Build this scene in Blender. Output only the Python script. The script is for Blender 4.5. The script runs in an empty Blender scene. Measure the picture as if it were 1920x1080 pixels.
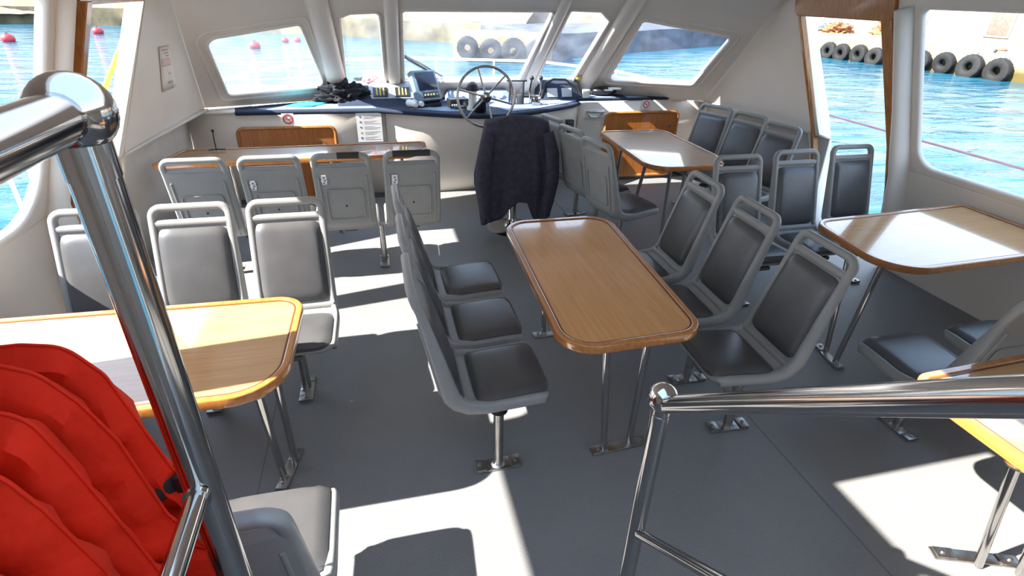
import bpy, bmesh, math, random
from mathutils import Vector, Matrix, noise
random.seed(7)
S = bpy.context.scene
COL = S.collection
PI = math.pi
V = Vector

# ------------------------------------------------------------------ materials
def _mat(name):
    m = bpy.data.materials.new(name); m.use_nodes = True
    nt = m.node_tree
    return m, nt, nt.nodes['Principled BSDF']

def mat(name, col, rough=.5, metal=0., coat=0., noise_amt=0., noise_scale=8., bump=0., bump_scale=60., spec=.5):
    m, nt, b = _mat(name)
    b.inputs['Base Color'].default_value = (*col, 1)
    b.inputs['Roughness'].default_value = rough
    b.inputs['Metallic'].default_value = metal
    b.inputs['Coat Weight'].default_value = coat
    b.inputs['Specular IOR Level'].default_value = spec
    tc = nt.nodes.new('ShaderNodeTexCoord')
    if noise_amt:
        n = nt.nodes.new('ShaderNodeTexNoise'); n.inputs['Scale'].default_value = noise_scale
        n.inputs['Detail'].default_value = 4
        r = nt.nodes.new('ShaderNodeValToRGB')
        r.color_ramp.elements[0].color = (*[c*(1-noise_amt) for c in col], 1)
        r.color_ramp.elements[1].color = (*[min(1, c*(1+noise_amt)) for c in col], 1)
        r.color_ramp.elements[0].position = .3; r.color_ramp.elements[1].position = .7
        nt.links.new(tc.outputs['Object'], n.inputs['Vector'])
        nt.links.new(n.outputs['Fac'], r.inputs['Fac'])
        nt.links.new(r.outputs['Color'], b.inputs['Base Color'])
    if bump:
        n2 = nt.nodes.new('ShaderNodeTexNoise'); n2.inputs['Scale'].default_value = bump_scale
        bp = nt.nodes.new('ShaderNodeBump'); bp.inputs['Strength'].default_value = bump
        bp.inputs['Distance'].default_value = .02
        nt.links.new(tc.outputs['Object'], n2.inputs['Vector'])
        nt.links.new(n2.outputs['Fac'], bp.inputs['Height'])
        nt.links.new(bp.outputs['Normal'], b.inputs['Normal'])
    return m

def wood(name, c1, c2, axis='Y', rough=.16, coat=1., scale=1.):
    m, nt, b = _mat(name)
    tc = nt.nodes.new('ShaderNodeTexCoord'); mp = nt.nodes.new('ShaderNodeMapping')
    st = {'X': (1.2, 22, 22), 'Y': (22, 1.2, 22), 'Z': (22, 22, 1.2)}[axis]
    mp.inputs['Scale'].default_value = [s*scale for s in st]
    n = nt.nodes.new('ShaderNodeTexNoise'); n.inputs['Scale'].default_value = 2.2
    n.inputs['Detail'].default_value = 6; n.inputs['Distortion'].default_value = .6
    r = nt.nodes.new('ShaderNodeValToRGB')
    r.color_ramp.elements[0].position = .33; r.color_ramp.elements[1].position = .68
    r.color_ramp.elements[0].color = (*c1, 1); r.color_ramp.elements[1].color = (*c2, 1)
    nt.links.new(tc.outputs['Object'], mp.inputs['Vector'])
    nt.links.new(mp.outputs['Vector'], n.inputs['Vector'])
    nt.links.new(n.outputs['Fac'], r.inputs['Fac'])
    nt.links.new(r.outputs['Color'], b.inputs['Base Color'])
    b.inputs['Roughness'].default_value = rough
    b.inputs['Coat Weight'].default_value = coat
    b.inputs['Coat Roughness'].default_value = .05; b.inputs['Coat IOR'].default_value = 1.5
    return m

M = {}
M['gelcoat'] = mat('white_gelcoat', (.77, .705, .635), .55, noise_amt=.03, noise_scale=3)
M['gelcoat_shade'] = mat('white_gelcoat_shade', (.62, .575, .52), .5, noise_amt=.07, noise_scale=5)  # darker gelcoat copy, with the shade of the recess put into its colour
M['shell'] = mat('grey_plastic', (.27, .27, .262), .42, noise_amt=.05, noise_scale=14, bump=.05, bump_scale=220)
M['vinyl'] = mat('dark_vinyl', (.078, .077, .079), .3, noise_amt=.1, noise_scale=9, bump=.08, bump_scale=320, spec=.6)
M['steel'] = mat('polished_steel', (.50, .485, .47), .12, metal=1., noise_amt=.04, noise_scale=20)
M['steel_dull'] = mat('dull_steel', (.42, .41, .39), .32, metal=1., noise_amt=.2, noise_scale=25)
M['dark_metal'] = mat('dark_painted_metal', (.09, .09, .092), .45, noise_amt=.1)
M['black'] = mat('black_plastic', (.016, .016, .018), .4, noise_amt=.15)
M['tape'] = mat('black_tape', (.022, .022, .024), .6, noise_amt=.2, noise_scale=40)
M['seam'] = mat('floor_seam', (.13, .13, .13), .6, noise_amt=.1)
M['wood'] = wood('honey_wood_lengthways', (.64, .285, .08), (.74, .36, .115), 'Y')
M['woodx'] = wood('honey_wood_crossways', (.56, .29, .115), (.66, .37, .165), 'X')
M['woodedge'] = wood('wood_edging', (.44, .15, .032), (.56, .225, .055), 'Y', .25)
M['woodtan'] = wood('tan_wood', (.40, .235, .125), (.48, .29, .165), 'X', .28)
M['wooddoor'] = wood('orange_door_wood', (.36, .105, .016), (.48, .165, .03), 'Z', .35, .25)
M['woodtrim'] = wood('door_trim_wood', (.33, .12, .025), (.47, .20, .048), 'Z', .35, .25)
M['inlay'] = mat('dark_inlay', (.15, .05, .014), .3)
M['navy'] = mat('navy_carpet', (.012, .021, .046), .85, noise_amt=.2, noise_scale=60, bump=.2, bump_scale=300)
M['greyblue'] = mat('grey_blue_vinyl', (.19, .25, .36), .5, noise_amt=.08)
M['podgrey'] = mat('pod_grey', (.33, .35, .38), .5, noise_amt=.05)
M['plotter'] = mat('plotter_case', (.16, .24, .31), .4, noise_amt=.05)
M['screen'] = mat('dark_screen', (.012, .02, .05), .12)
M['cream'] = mat('cream_paint', (.55, .46, .33), .5)
M['white'] = mat('white_plastic', (.8, .79, .76), .35, noise_amt=.03)
M['paper'] = mat('paper', (.82, .82, .83), .7, noise_amt=.02)
M['cyan'] = mat('cyan_folder', (.05, .5, .68), .45, noise_amt=.04)
M['pink'] = mat('pink_cloth', (.65, .36, .38), .8, noise_amt=.12)
M['red_ink'] = mat('red_ink', (.62, .05, .04), .5)
M['grey_ink'] = mat('grey_ink', (.2, .2, .24), .6)
M['faint_ink'] = mat('faded_grey_ink', (.42, .40, .42), .7)
M['faint_pink'] = mat('faded_pink_ink', (.72, .54, .52), .7)
M['blue_ink'] = mat('blue_ink', (.08, .14, .45), .6)
M['yellow_ink'] = mat('yellow_ink', (.75, .5, .05), .6)
M['jacket'] = mat('navy_fleece', (.045, .042, .066), .9, noise_amt=.25, noise_scale=20, bump=.3, bump_scale=250)
M['bundle'] = mat('dark_bundle_cloth', (.005, .0055, .011), .85, noise_amt=.4, noise_scale=30)
M['red'] = mat('red_nylon', (.68, .020, .004), .75, noise_amt=.14, noise_scale=7, bump=.35, bump_scale=22, spec=.2)
M['strap'] = mat('black_webbing', (.014, .014, .015), .7, noise_amt=.2, noise_scale=80)
M['rubber'] = mat('tyre_rubber', (.006, .006, .0065), .8, noise_amt=.5, noise_scale=3)
M['buoy'] = mat('red_buoy', (.5, .035, .045), .45, noise_amt=.15, noise_scale=2)
M['buoyw'] = mat('white_buoy', (.75, .62, .6), .45, noise_amt=.1)
M['yellow_rope'] = mat('yellow_rope', (.85, .62, .03), .7, noise_amt=.1, noise_scale=60)
M['concrete'] = mat('pale_concrete', (.23, .185, .115), .85, noise_amt=.25, noise_scale=.9, bump=.4, bump_scale=5)
def banded(name, low, high, z0, z1, bump=.5, bs=5, ns=1.):
    m = mat(name, high, .9, noise_amt=.3, noise_scale=ns, bump=bump, bump_scale=bs)
    nt = m.node_tree; b = nt.nodes['Principled BSDF']; src = b.inputs['Base Color'].links[0].from_socket
    tc = nt.nodes.new('ShaderNodeTexCoord'); sp_ = nt.nodes.new('ShaderNodeSeparateXYZ')
    n = nt.nodes.new('ShaderNodeTexNoise'); n.inputs['Scale'].default_value = 1.3; n.inputs['Detail'].default_value = 5
    ad = nt.nodes.new('ShaderNodeMath'); ad.operation = 'MULTIPLY_ADD'; ad.inputs[1].default_value = .5; 
    mr = nt.nodes.new('ShaderNodeMapRange'); mr.inputs['From Min'].default_value = z0+.25; mr.inputs['From Max'].default_value = z1+.25
    mx = nt.nodes.new('ShaderNodeMix'); mx.data_type = 'RGBA'; mx.inputs['A'].default_value = (*low, 1)
    L = nt.links.new
    L(tc.outputs['Object'], sp_.inputs[0]); L(tc.outputs['Object'], n.inputs['Vector'])
    L(n.outputs['Fac'], ad.inputs[0]); L(sp_.outputs['Z'], ad.inputs[2]); L(ad.outputs[0], mr.inputs['Value'])
    L(mr.outputs['Result'], mx.inputs['Factor']); L(src, mx.inputs['B']); L(mx.outputs['Result'], b.inputs['Base Color'])
    return m
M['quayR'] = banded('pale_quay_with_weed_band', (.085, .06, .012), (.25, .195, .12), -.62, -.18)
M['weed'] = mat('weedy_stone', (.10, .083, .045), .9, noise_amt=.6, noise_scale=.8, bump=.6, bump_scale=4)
M['shadequay'] = mat('shaded_blue_stone', (.045, .05, .07), .9, noise_amt=.5, noise_scale=1.2, bump=.5, bump_scale=5)  # the quay's shade and bluish haze are put into this stone colour
M['earth'] = mat('sandy_earth', (.22, .14, .09), .95, noise_amt=.45, noise_scale=.6, bump=.6, bump_scale=3)
M['plaster'] = mat('cream_plaster', (.29, .25, .20), .85, noise_amt=.1, noise_scale=.7)
M['roofing'] = mat('pink_roofing', (.27, .2, .165), .8, noise_amt=.12)
M['bwindow'] = mat('shuttered_window', (.14, .10, .085), .6, noise_amt=.2)
M['orange'] = mat('orange_steel', (.26, .11, .05), .7, noise_amt=.3, noise_scale=3)
M['bluehull'] = mat('blue_hull', (.12, .19, .42), .4, noise_amt=.1)
M['hull'] = mat('white_hull_paint', (.78, .78, .77), .3, coat=.3, noise_amt=.02)
M['sponge'] = mat('yellow_sponge', (.55, .42, .12), .9, noise_amt=.2, noise_scale=50)

# floor: embossed grey vinyl
def floor_mat():
    m, nt, b = _mat('embossed_grey_vinyl')
    tc = nt.nodes.new('ShaderNodeTexCoord'); mp = nt.nodes.new('ShaderNodeMapping')
    mp.inputs['Scale'].default_value = (72, 72, 72)
    mp.inputs['Rotation'].default_value = (0, 0, math.radians(0))
    ch = nt.nodes.new('ShaderNodeTexBrick'); ch.inputs['Scale'].default_value = 1.
    ch.inputs['Mortar Size'].default_value = .16; ch.inputs['Mortar Smooth'].default_value = .6
    ch.inputs['Brick Width'].default_value = 1.5; ch.inputs['Row Height'].default_value = .75
    ch.inputs['Color1'].default_value = (.222, .221, .22, 1); ch.inputs['Color2'].default_value = (.212, .211, .21, 1)
    ch.inputs['Mortar'].default_value = (.196, .195, .194, 1)
    n = nt.nodes.new('ShaderNodeTexNoise'); n.inputs['Scale'].default_value = 1.6; n.inputs['Detail'].default_value = 5
    r = nt.nodes.new('ShaderNodeMapRange'); r.inputs['To Min'].default_value = .82; r.inputs['To Max'].default_value = 1.18
    mx = nt.nodes.new('ShaderNodeMix'); mx.data_type = 'RGBA'; mx.blend_type = 'MULTIPLY'; mx.inputs['Factor'].default_value = 1
    bp = nt.nodes.new('ShaderNodeBump'); bp.inputs['Strength'].default_value = .3; bp.inputs['Distance'].default_value = .003
    bp.invert = True
    L = nt.links.new
    L(tc.outputs['Object'], mp.inputs['Vector']); L(mp.outputs['Vector'], ch.inputs['Vector'])
    L(tc.outputs['Object'], n.inputs['Vector']); L(n.outputs['Fac'], r.inputs['Value'])
    L(ch.outputs['Color'], mx.inputs['A']); L(r.outputs['Result'], mx.inputs['B'])
    L(mx.outputs['Result'], b.inputs['Base Color'])
    L(ch.outputs['Fac'], bp.inputs['Height']); L(bp.outputs['Normal'], b.inputs['Normal'])
    b.inputs['Roughness'].default_value = .4
    return m
M['floor'] = floor_mat()

def water_mat():
    m, nt, b = _mat('harbour_water')
    tc = nt.nodes.new('ShaderNodeTexCoord')
    mp = nt.nodes.new('ShaderNodeMapping'); mp.inputs['Scale'].default_value = (.55, 1.5, 1)
    mp.inputs['Rotation'].default_value = (0, 0, math.radians(-12))
    n = nt.nodes.new('ShaderNodeTexNoise'); n.inputs['Scale'].default_value = .8; n.inputs['Detail'].default_value = 6
    n.inputs['Distortion'].default_value = .8
    n2 = nt.nodes.new('ShaderNodeTexNoise'); n2.inputs['Scale'].default_value = .35; n2.inputs['Detail'].default_value = 4
    r = nt.nodes.new('ShaderNodeValToRGB')
    r.color_ramp.elements[0].position = .3; r.color_ramp.elements[1].position = .72
    r.color_ramp.elements[0].color = (.006, .062, .105, 1); r.color_ramp.elements[1].color = (.022, .125, .185, 1)
    bp = nt.nodes.new('ShaderNodeBump'); bp.inputs['Strength'].default_value = .5; bp.inputs['Distance'].default_value = .35
    L = nt.links.new
    L(tc.outputs['Object'], mp.inputs['Vector']); L(mp.outputs['Vector'], n.inputs['Vector'])
    L(mp.outputs['Vector'], n2.inputs['Vector']); L(n2.outputs['Fac'], r.inputs['Fac'])
    L(r.outputs['Color'], b.inputs['Base Color']); L(n.outputs['Fac'], bp.inputs['Height'])
    L(bp.outputs['Normal'], b.inputs['Normal'])
    b.inputs['Roughness'].default_value = .09; b.inputs['IOR'].default_value = 1.33; b.inputs['Specular IOR Level'].default_value = .4; b.inputs['Specular Tint'].default_value = (.55, .82, 1, 1)
    return m
M['water'] = water_mat()

def glass_mat(name, haze):
    m = bpy.data.materials.new(name); m.use_nodes = True
    nt = m.node_tree; nt.nodes.clear(); L = nt.links.new
    out = nt.nodes.new('ShaderNodeOutputMaterial')
    tr = nt.nodes.new('ShaderNodeBsdfTransparent'); tr.inputs['Color'].default_value = (.97, .98, .99, 1)
    gl = nt.nodes.new('ShaderNodeBsdfGlossy'); gl.inputs['Roughness'].default_value = .05
    df = nt.nodes.new('ShaderNodeBsdfTranslucent'); df.inputs['Color'].default_value = (.85, .9, 1, 1)
    lw = nt.nodes.new('ShaderNodeLayerWeight'); lw.inputs['Blend'].default_value = .5
    pw = nt.nodes.new('ShaderNodeMath'); pw.operation = 'POWER'; pw.inputs[1].default_value = 5
    fr = nt.nodes.new('ShaderNodeMath'); fr.operation = 'MULTIPLY'; fr.inputs[1].default_value = .45
    L(lw.outputs['Facing'], pw.inputs[0]); L(pw.outputs[0], fr.inputs[0])
    tc = nt.nodes.new('ShaderNodeTexCoord')
    n = nt.nodes.new('ShaderNodeTexNoise'); n.inputs['Scale'].default_value = 5; n.inputs['Detail'].default_value = 5
    mr = nt.nodes.new('ShaderNodeMapRange'); mr.inputs['From Min'].default_value = .35; mr.inputs['From Max'].default_value = .75
    mr.inputs['To Min'].default_value = haze*.6; mr.inputs['To Max'].default_value = haze*1.7
    m1 = nt.nodes.new('ShaderNodeMixShader'); m2 = nt.nodes.new('ShaderNodeMixShader')
    L(tc.outputs['Object'], n.inputs['Vector']); L(n.outputs['Fac'], mr.inputs['Value'])
    L(mr.outputs['Result'], m1.inputs[0]); L(tr.outputs[0], m1.inputs[1]); L(df.outputs[0], m1.inputs[2])
    L(fr.outputs[0], m2.inputs[0]); L(m1.outputs[0], m2.inputs[1]); L(gl.outputs[0], m2.inputs[2])
    L(m2.outputs[0], out.inputs['Surface'])
    return m
M['glass'] = glass_mat('salt_hazed_perspex', .03)

# ------------------------------------------------------------------ helpers
def link(name, me, m=None, parent=None, smooth=True, loc=None):
    o = bpy.data.objects.new(name, me); COL.objects.link(o)
    if m is not None and me is not None:
        me.materials.clear(); me.materials.append(m)
    if parent is not None: o.parent = parent
    if loc is not None: o.location = loc
    if smooth and me is not None:
        for p in me.polygons: p.use_smooth = True
        try: me.set_sharp_from_angle(angle=math.radians(38))
        except Exception: pass
    return o

def obj(name, bm, m, parent=None, smooth=True):
    bmesh.ops.recalc_face_normals(bm, faces=bm.faces)
    me = bpy.data.meshes.new(name); bm.to_mesh(me); bm.free()
    return link(name, me, m, parent, smooth)

def tag(o, label, cat, group=None, kind=None):
    o['label'] = label; o['category'] = cat
    if group: o['group'] = group
    if kind: o['kind'] = kind
    return o

def thing(name, label, cat, loc=(0, 0, 0), rotz=0., group=None):
    o = bpy.data.objects.new(name, None); COL.objects.link(o)
    o.location = loc; o.rotation_euler = (0, 0, rotz); o.empty_display_size = .1
    return tag(o, label, cat, group)

def struct(o):
    o['kind'] = 'structure'; return o

KIDS = {}
def kids(o):
    return [c for c in COL.objects if c.parent == o]

def dup(root, loc, rotz, label, group=None):
    r = root.copy(); COL.objects.link(r); r.location = loc; r.rotation_euler = (0, 0, rotz)
    r['label'] = label
    if group: r['group'] = group
    for ch in kids(root):
        c = ch.copy(); COL.objects.link(c); c.parent = r
        for g in kids(ch):
            d = g.copy(); COL.objects.link(d); d.parent = c
    return r

def B(): return bmesh.new()

def add_box(bm, c, s, bev=0., rot=None):
    r = bmesh.ops.create_cube(bm, size=1.)
    vs = r['verts']
    bmesh.ops.scale(bm, vec=s, verts=vs)
    if bev > 0:
        es = list({e for v in vs for e in v.link_edges})
        q = bmesh.ops.bevel(bm, geom=es, offset=bev, segments=2, affect='EDGES', profile=.6)
        vs = list({v for f in q['faces'] for v in f.verts} | {v for v in vs if v.is_valid})
        vs = list({v for v in vs} | {w for v in vs for e in v.link_edges for w in e.verts})
    if rot is not None: bmesh.ops.rotate(bm, cent=(0, 0, 0), matrix=rot, verts=vs)
    bmesh.ops.translate(bm, vec=c, verts=vs)
    return vs

def box_obj(name, c, s, m, parent=None, bev=.004, rot=None):
    bm = B(); add_box(bm, (0, 0, 0), s, bev, rot)
    bmesh.ops.translate(bm, vec=c, verts=bm.verts)
    return obj(name, bm, m, parent)

def add_tube(bm, pts, rad, seg=12, closed=False, caps=True, squash=None):
    """tube along points; rad number or list; squash=(ra,rb) multipliers in frame"""
    pts = [V(p) for p in pts]; n = len(pts)
    rads = rad if isinstance(rad, (list, tuple)) else [rad]*n
    rings = []
    up = None
    for i, p in enumerate(pts):
        if closed: t = (pts[(i+1) % n]-pts[i-1])
        elif i == 0: t = pts[1]-pts[0]
        elif i == n-1: t = pts[-1]-pts[-2]
        else: t = (pts[i+1]-pts[i]).normalized()+(pts[i]-pts[i-1]).normalized()
        if t.length < 1e-9: t = V((0, 0, 1))
        t.normalize()
        if up is None:
            up = V((0, 0, 1)) if abs(t.z) < .9 else V((0, 1, 0))
        a = t.cross(up)
        if a.length < 1e-6: a = t.orthogonal()
        a.normalize(); b = a.cross(t).normalized(); up = b
        sa, sb = squash if squash else (1, 1)
        rings.append([bm.verts.new(p+a*math.cos(2*PI*k/seg)*rads[i]*sa+b*math.sin(2*PI*k/seg)*rads[i]*sb) for k in range(seg)])
    m = n if closed else n-1
    for i in range(m):
        r0, r1 = rings[i], rings[(i+1) % n]
        off = 0
        if closed and i == n-1:
            off = min(range(seg), key=lambda o: sum((r0[k].co-r1[(k+o) % seg].co).length for k in range(0, seg, 3)))
        for k in range(seg):
            bm.faces.new((r0[k], r0[(k+1) % seg], r1[(k+1+off) % seg], r1[(k+off) % seg]))
    if caps and not closed:
        bm.faces.new(rings[0][::-1]); bm.faces.new(rings[-1])

def tube_obj(name, pts, rad, m, parent=None, seg=12, closed=False):
    bm = B(); add_tube(bm, pts, rad, seg, closed); return obj(name, bm, m, parent)

def add_lathe(bm, prof, seg=24, c=(0, 0, 0), axis='Z'):
    rings = []
    for r, z in prof:
        ring = []
        for k in range(seg):
            a = 2*PI*k/seg
            p = V((r*math.cos(a), r*math.sin(a), z))
            if axis == 'Y': p = V((p.x, p.z, p.y))
            if axis == 'X': p = V((p.z, p.x, p.y))
            ring.append(bm.verts.new(p+V(c)))
        rings.append(ring)
    for i in range(len(rings)-1):
        for k in range(seg):
            bm.faces.new((rings[i][k], rings[i][(k+1) % seg], rings[i+1][(k+1) % seg], rings[i+1][k]))
    bm.faces.new(rings[0][::-1]); bm.faces.new(rings[-1])

def lathe_obj(name, prof, m, parent=None, seg=24, c=(0, 0, 0), axis='Z'):
    bm = B(); add_lathe(bm, prof, seg, c, axis); return obj(name, bm, m, parent)

def add_ball(bm, c, r, seg=20, sc=(1, 1, 1)):
    q = bmesh.ops.create_uvsphere(bm, u_segments=seg, v_segments=max(6, seg//2), radius=r)
    bmesh.ops.scale(bm, vec=sc, verts=q['verts']); bmesh.ops.translate(bm, vec=c, verts=q['verts'])

def rpoly(pts, rad, seg=8):
    """rounded polygon 2D; rad number or list"""
    n = len(pts); out = []
    for i in range(n):
        p0, p1, p2 = V(pts[i-1]), V(pts[i]), V(pts[(i+1) % n])
        r = rad[i] if isinstance(rad, (list, tuple)) else rad
        a = (p0-p1); b = (p2-p1); la, lb = a.length, b.length
        a.normalize(); b.normalize()
        ang = a.angle(b)
        if r <= 0 or ang > PI-.01: out.append((p1.x, p1.y)); continue
        d = min(r/math.tan(ang/2), la*.49, lb*.49); r = d*math.tan(ang/2)
        c = p1+(a+b).normalized()*(r/math.sin(ang/2))
        s = p1+a*d-c; e = p1+b*d-c
        a0 = math.atan2(s.y, s.x); a1 = math.atan2(e.y, e.x)
        da = (a1-a0+PI) % (2*PI)-PI
        for k in range(seg+1):
            t = a0+da*k/seg
            out.append((c.x+r*math.cos(t), c.y+r*math.sin(t)))
    return out

def fill_mesh(outer, holes=(), thick=.05, bev=0., z0=0.):
    """2D polygon with holes -> slab mesh from z0 to z0+thick (rounded edges)"""
    cu = bpy.data.curves.new('outline', 'CURVE'); cu.dimensions = '2D'; cu.fill_mode = 'BOTH'
    for loop in [outer]+list(holes):
        sp = cu.splines.new('POLY'); sp.points.add(len(loop)-1); sp.use_cyclic_u = True
        for p, q in zip(sp.points, loop): p.co = (q[0], q[1], 0, 1)
    cu.extrude = max(thick/2-bev, 1e-5); cu.bevel_depth = bev; cu.bevel_resolution = 2; cu.offset = -bev
    o = bpy.data.objects.new('outline', cu); COL.objects.link(o)
    dg = bpy.context.evaluated_depsgraph_get(); dg.update()
    me = bpy.data.meshes.new_from_object(o.evaluated_get(dg))
    bpy.data.objects.remove(o); bpy.data.curves.remove(cu)
    me.transform(Matrix.Translation((0, 0, z0+thick/2)))
    return me

def frame(o, x, y):
    """matrix whose local x,y axes follow given world directions, origin o"""
    x = V(x).normalized(); y = V(y); y = (y-x*x.dot(y)).normalized(); z = x.cross(y)
    return Matrix(((x.x, y.x, z.x, o[0]), (x.y, y.y, z.y, o[1]), (x.z, y.z, z.z, o[2]), (0, 0, 0, 1)))

def slab(name, outer, holes, thick, bev, mtx, m, parent=None, z0=0.):
    me = fill_mesh(outer, holes, thick, bev, z0)
    if mtx is not None: me.transform(mtx)
    return link(name, me, m, parent)

def quad_grid(name, rows, m, parent=None, thick=0.):
    """rows: list of lists of 3D points -> smooth surface, optional thickness via solidify"""
    bm = B(); vs = [[bm.verts.new(p) for p in r] for r in rows]
    for i in range(len(vs)-1):
        for j in range(len(vs[0])-1):
            bm.faces.new((vs[i][j], vs[i][j+1], vs[i+1][j+1], vs[i+1][j]))
    o = obj(name, bm, m, parent)
    if thick:
        md = o.modifiers.new('thickness', 'SOLIDIFY'); md.thickness = thick; md.offset = 0
    return o

def lerp(a, b, t): return V(a)*(1-t)+V(b)*t
# ------------------------------------------------------------------ the cabin shell (setting)
XC = 1.13
fl = slab('floor', [(-1.95, -1.4), (4.2, -1.4), (4.2, 6.4), (-1.95, 6.4)], [], .06, 0, None, M['floor'], z0=-.06)
struct(fl)
for i, x in enumerate((-.66, 1.834)):      # welded seams of the floor vinyl
    bm = B(); add_box(bm, (x, 2.4, .0006), (.006, 7, .0012))
    struct(obj('trim_floor_seam', bm, M['seam']))
ceil = slab('ceiling', [(-1.86, -1.2), (4.16, -1.2), (4.16, 1.75), (3.75, 1.95), (3.75, 5.0), (2.6, 5.5), (-.5, 5.5), (-1.48, 5.0), (-1.48, 1.95), (-1.86, 1.75)],
            [[(-.40, -1.1), (.60, -1.1), (.60, 1.10), (-.40, 1.10)]], .07, .004, None, M['gelcoat'], z0=2.04)
struct(ceil)

WZ = 1.154
def XL(z): return -1.8+.35*(z-.85)/1.1 if z > .85 else -1.8-.08*(.85-z)/.85
def XR(z): return 4.05-.33*(z-.85)/1.1 if z > .85 else 4.05+.08*(.85-z)/.85
FL_ = frame((-1.8, 0, .85), (0, 1, 0), (.35, 0, 1.1))
FR_ = frame((4.05, 0, .85), (0, 1, 0), (-.33, 0, 1.1))
aft_out = [(-1.2, -.01), (3.45, -.01), (3.73, 1.10), (4.68, 1.10), (4.74, 1.25), (-1.2, 1.25)]
winL = [rpoly([(1.88, .04), (3.28, .04), (3.37, 1.14), (1.88, 1.14)], [.12, .3, .07, .07]),
        rpoly([(.92, .04), (1.58, .04), (1.58, 1.14), (.92, 1.14)], [.12, .12, .07, .07])]
winR = [rpoly([(1.10, .06), (3.28, .06), (3.41, 1.16), (1.10, 1.16)], [.12, .16, .05, .07])]
def join_slabs(name, parts, m):
    bm = B()
    for me in parts: bm.from_mesh(me); bpy.data.meshes.remove(me)
    return obj(name, bm, m)
aft_outL = [(-1.2, -.01), (3.35, -.01), (3.56, 1.10), (4.68, 1.10), (4.74, 1.25), (-1.2, 1.25)]
def wall(side):
    L = side == 'left'
    up = fill_mesh(aft_outL if L else aft_out, winL if L else winR, .06 if L else .05, .018, -.06 if L else 0.)
    up.transform(FL_ if L else FR_)
    fr = frame((-1.8, 0, .85), (0, 1, 0), (.08, 0, .85)) if L else frame((4.05, 0, .85), (0, 1, 0), (-.08, 0, .85))
    lo = fill_mesh([(-1.2, -.86), (3.22 if L else 3.30, -.86), (3.35 if L else 3.45, .0), (-1.2, .0)], [], .10, .01, -.10 if L else 0.)
    lo.transform(fr)
    return struct(join_slabs('wall_'+side, [up, lo], M['gelcoat']))
wall('left'); wall('right')
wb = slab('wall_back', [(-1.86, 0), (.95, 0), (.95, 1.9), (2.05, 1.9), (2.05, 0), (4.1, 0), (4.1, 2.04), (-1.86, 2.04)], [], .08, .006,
          frame((0, -1.22, 0), (1, 0, 0), (0, 0, 1)), M['gelcoat_shade']); struct(wb)
# vertical pillar covers beside the doors
for L in (True, False):
    X = XL if L else XR; s = 1 if L else -1
    pts = []; rad = []
    for k in range(-5, 12):
        z = .92+(1.98-.92)*k/11
        y = (3.36+.12*k/11) if L else (3.39+.12*k/11)
        pts.append((X(z)+s*(.012 if k > -1 else .012+.012*(k+1)), y, z)); rad.append((.062 if L else .105)+.02*max(0, 1-k/4) if k >= 0 else .108+.012*-k)
    bm = B(); add_tube(bm, pts, rad, 16, squash=(1., .42))
    o = obj('trim_pillar', bm, M['gelcoat']); struct(o)

# door openings: wooden frame trims and white outer reveals
def bar(name, pts, w, t, m):
    """rectangular bar along pts; w across (horizontal along wall), t thickness"""
    bm = B(); add_tube(bm, pts, .5, 4, squash=(w*1.41, t*1.41)); 
    return obj(name, bm, m, smooth=False)
def jamb(name, pts, w, d, m, s):
    # extrude a rectangle (w along +-y, d along x) down a polyline
    bm = B(); rings = []
    for p in pts:
        p = V(p)
        rings.append([bm.verts.new(p+V((dx, dy, 0))) for dx, dy in ((-d/2, -w/2), (d/2, -w/2), (d/2, w/2), (-d/2, w/2))])
    for a, b in zip(rings, rings[1:]):
        for k in range(4): bm.faces.new((a[k], a[(k+1) % 4], b[(k+1) % 4], b[k]))
    bm.faces.new(rings[0][::-1]); bm.faces.new(rings[-1])
    o = obj(name, bm, m, smooth=False)
    md = o.modifiers.new('edge', 'BEVEL'); md.width = .006; md.segments = 2
    return struct(o)
def jline(X, y0, y1, n=6, z0=.02, z1=1.9):
    return [(X(z0+(z1-z0)*k/n), y0+(y1-y0)*k/n, z0+(z1-z0)*k/n) for k in range(n+1)]
jamb('trim_door_jamb', [(x+.025, y+.035, z) for x, y, z in jline(XL, 3.25, 3.56)], .07, .13, M['woodtrim'], 1)
jamb('trim_door_jamb', [(x+.03, y-.03, z) for x, y, z in jline(XR, 3.34, 3.71, z1=1.94)], .10, .12, M['woodtrim'], 1)
jamb('trim_door_jamb', [(x-.01, y, z) for x, y, z in jline(XL, 4.16, 4.72)], .014, .03, M['cream'], 1)
jamb('trim_door_jamb', [(x+.01, y, z) for x, y, z in jline(XR, 4.20, 4.62)], .035, .06, M['woodtrim'], 1)
for X, s in ((XL, 1), (XR, -1)):
    z = 1.965
    slab('trim_door_header', rpoly([(3.60, -.085), (4.66, -.085), (4.66, .09), (3.60, .09)], .05), [], .06, .012,
         frame((X(z)-.0*s, 0, z), (0, 1, 0), (.3*s, 0, 1.1)), M['woodtrim'], z0=-.03)
    o = COL.objects[-1]; struct(o)
    # reveal: the thick forward side of the doorway, white outside
    pin = jline(X, 4.20, 4.76, 8, 0, 1.98)
    rows = [[V(p)+V((-s*.012, .012, 0)) for p in pin], [V(p)+V((-s*(.07 if s > 0 else .16), .03, 0)) for p in pin], [V(p)+V((-s*(.14 if s > 0 else .30), .09, 0)) for p in pin]]
    o = quad_grid('trim_door_reveal', rows, M['hull'], thick=.03); struct(o)

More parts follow.
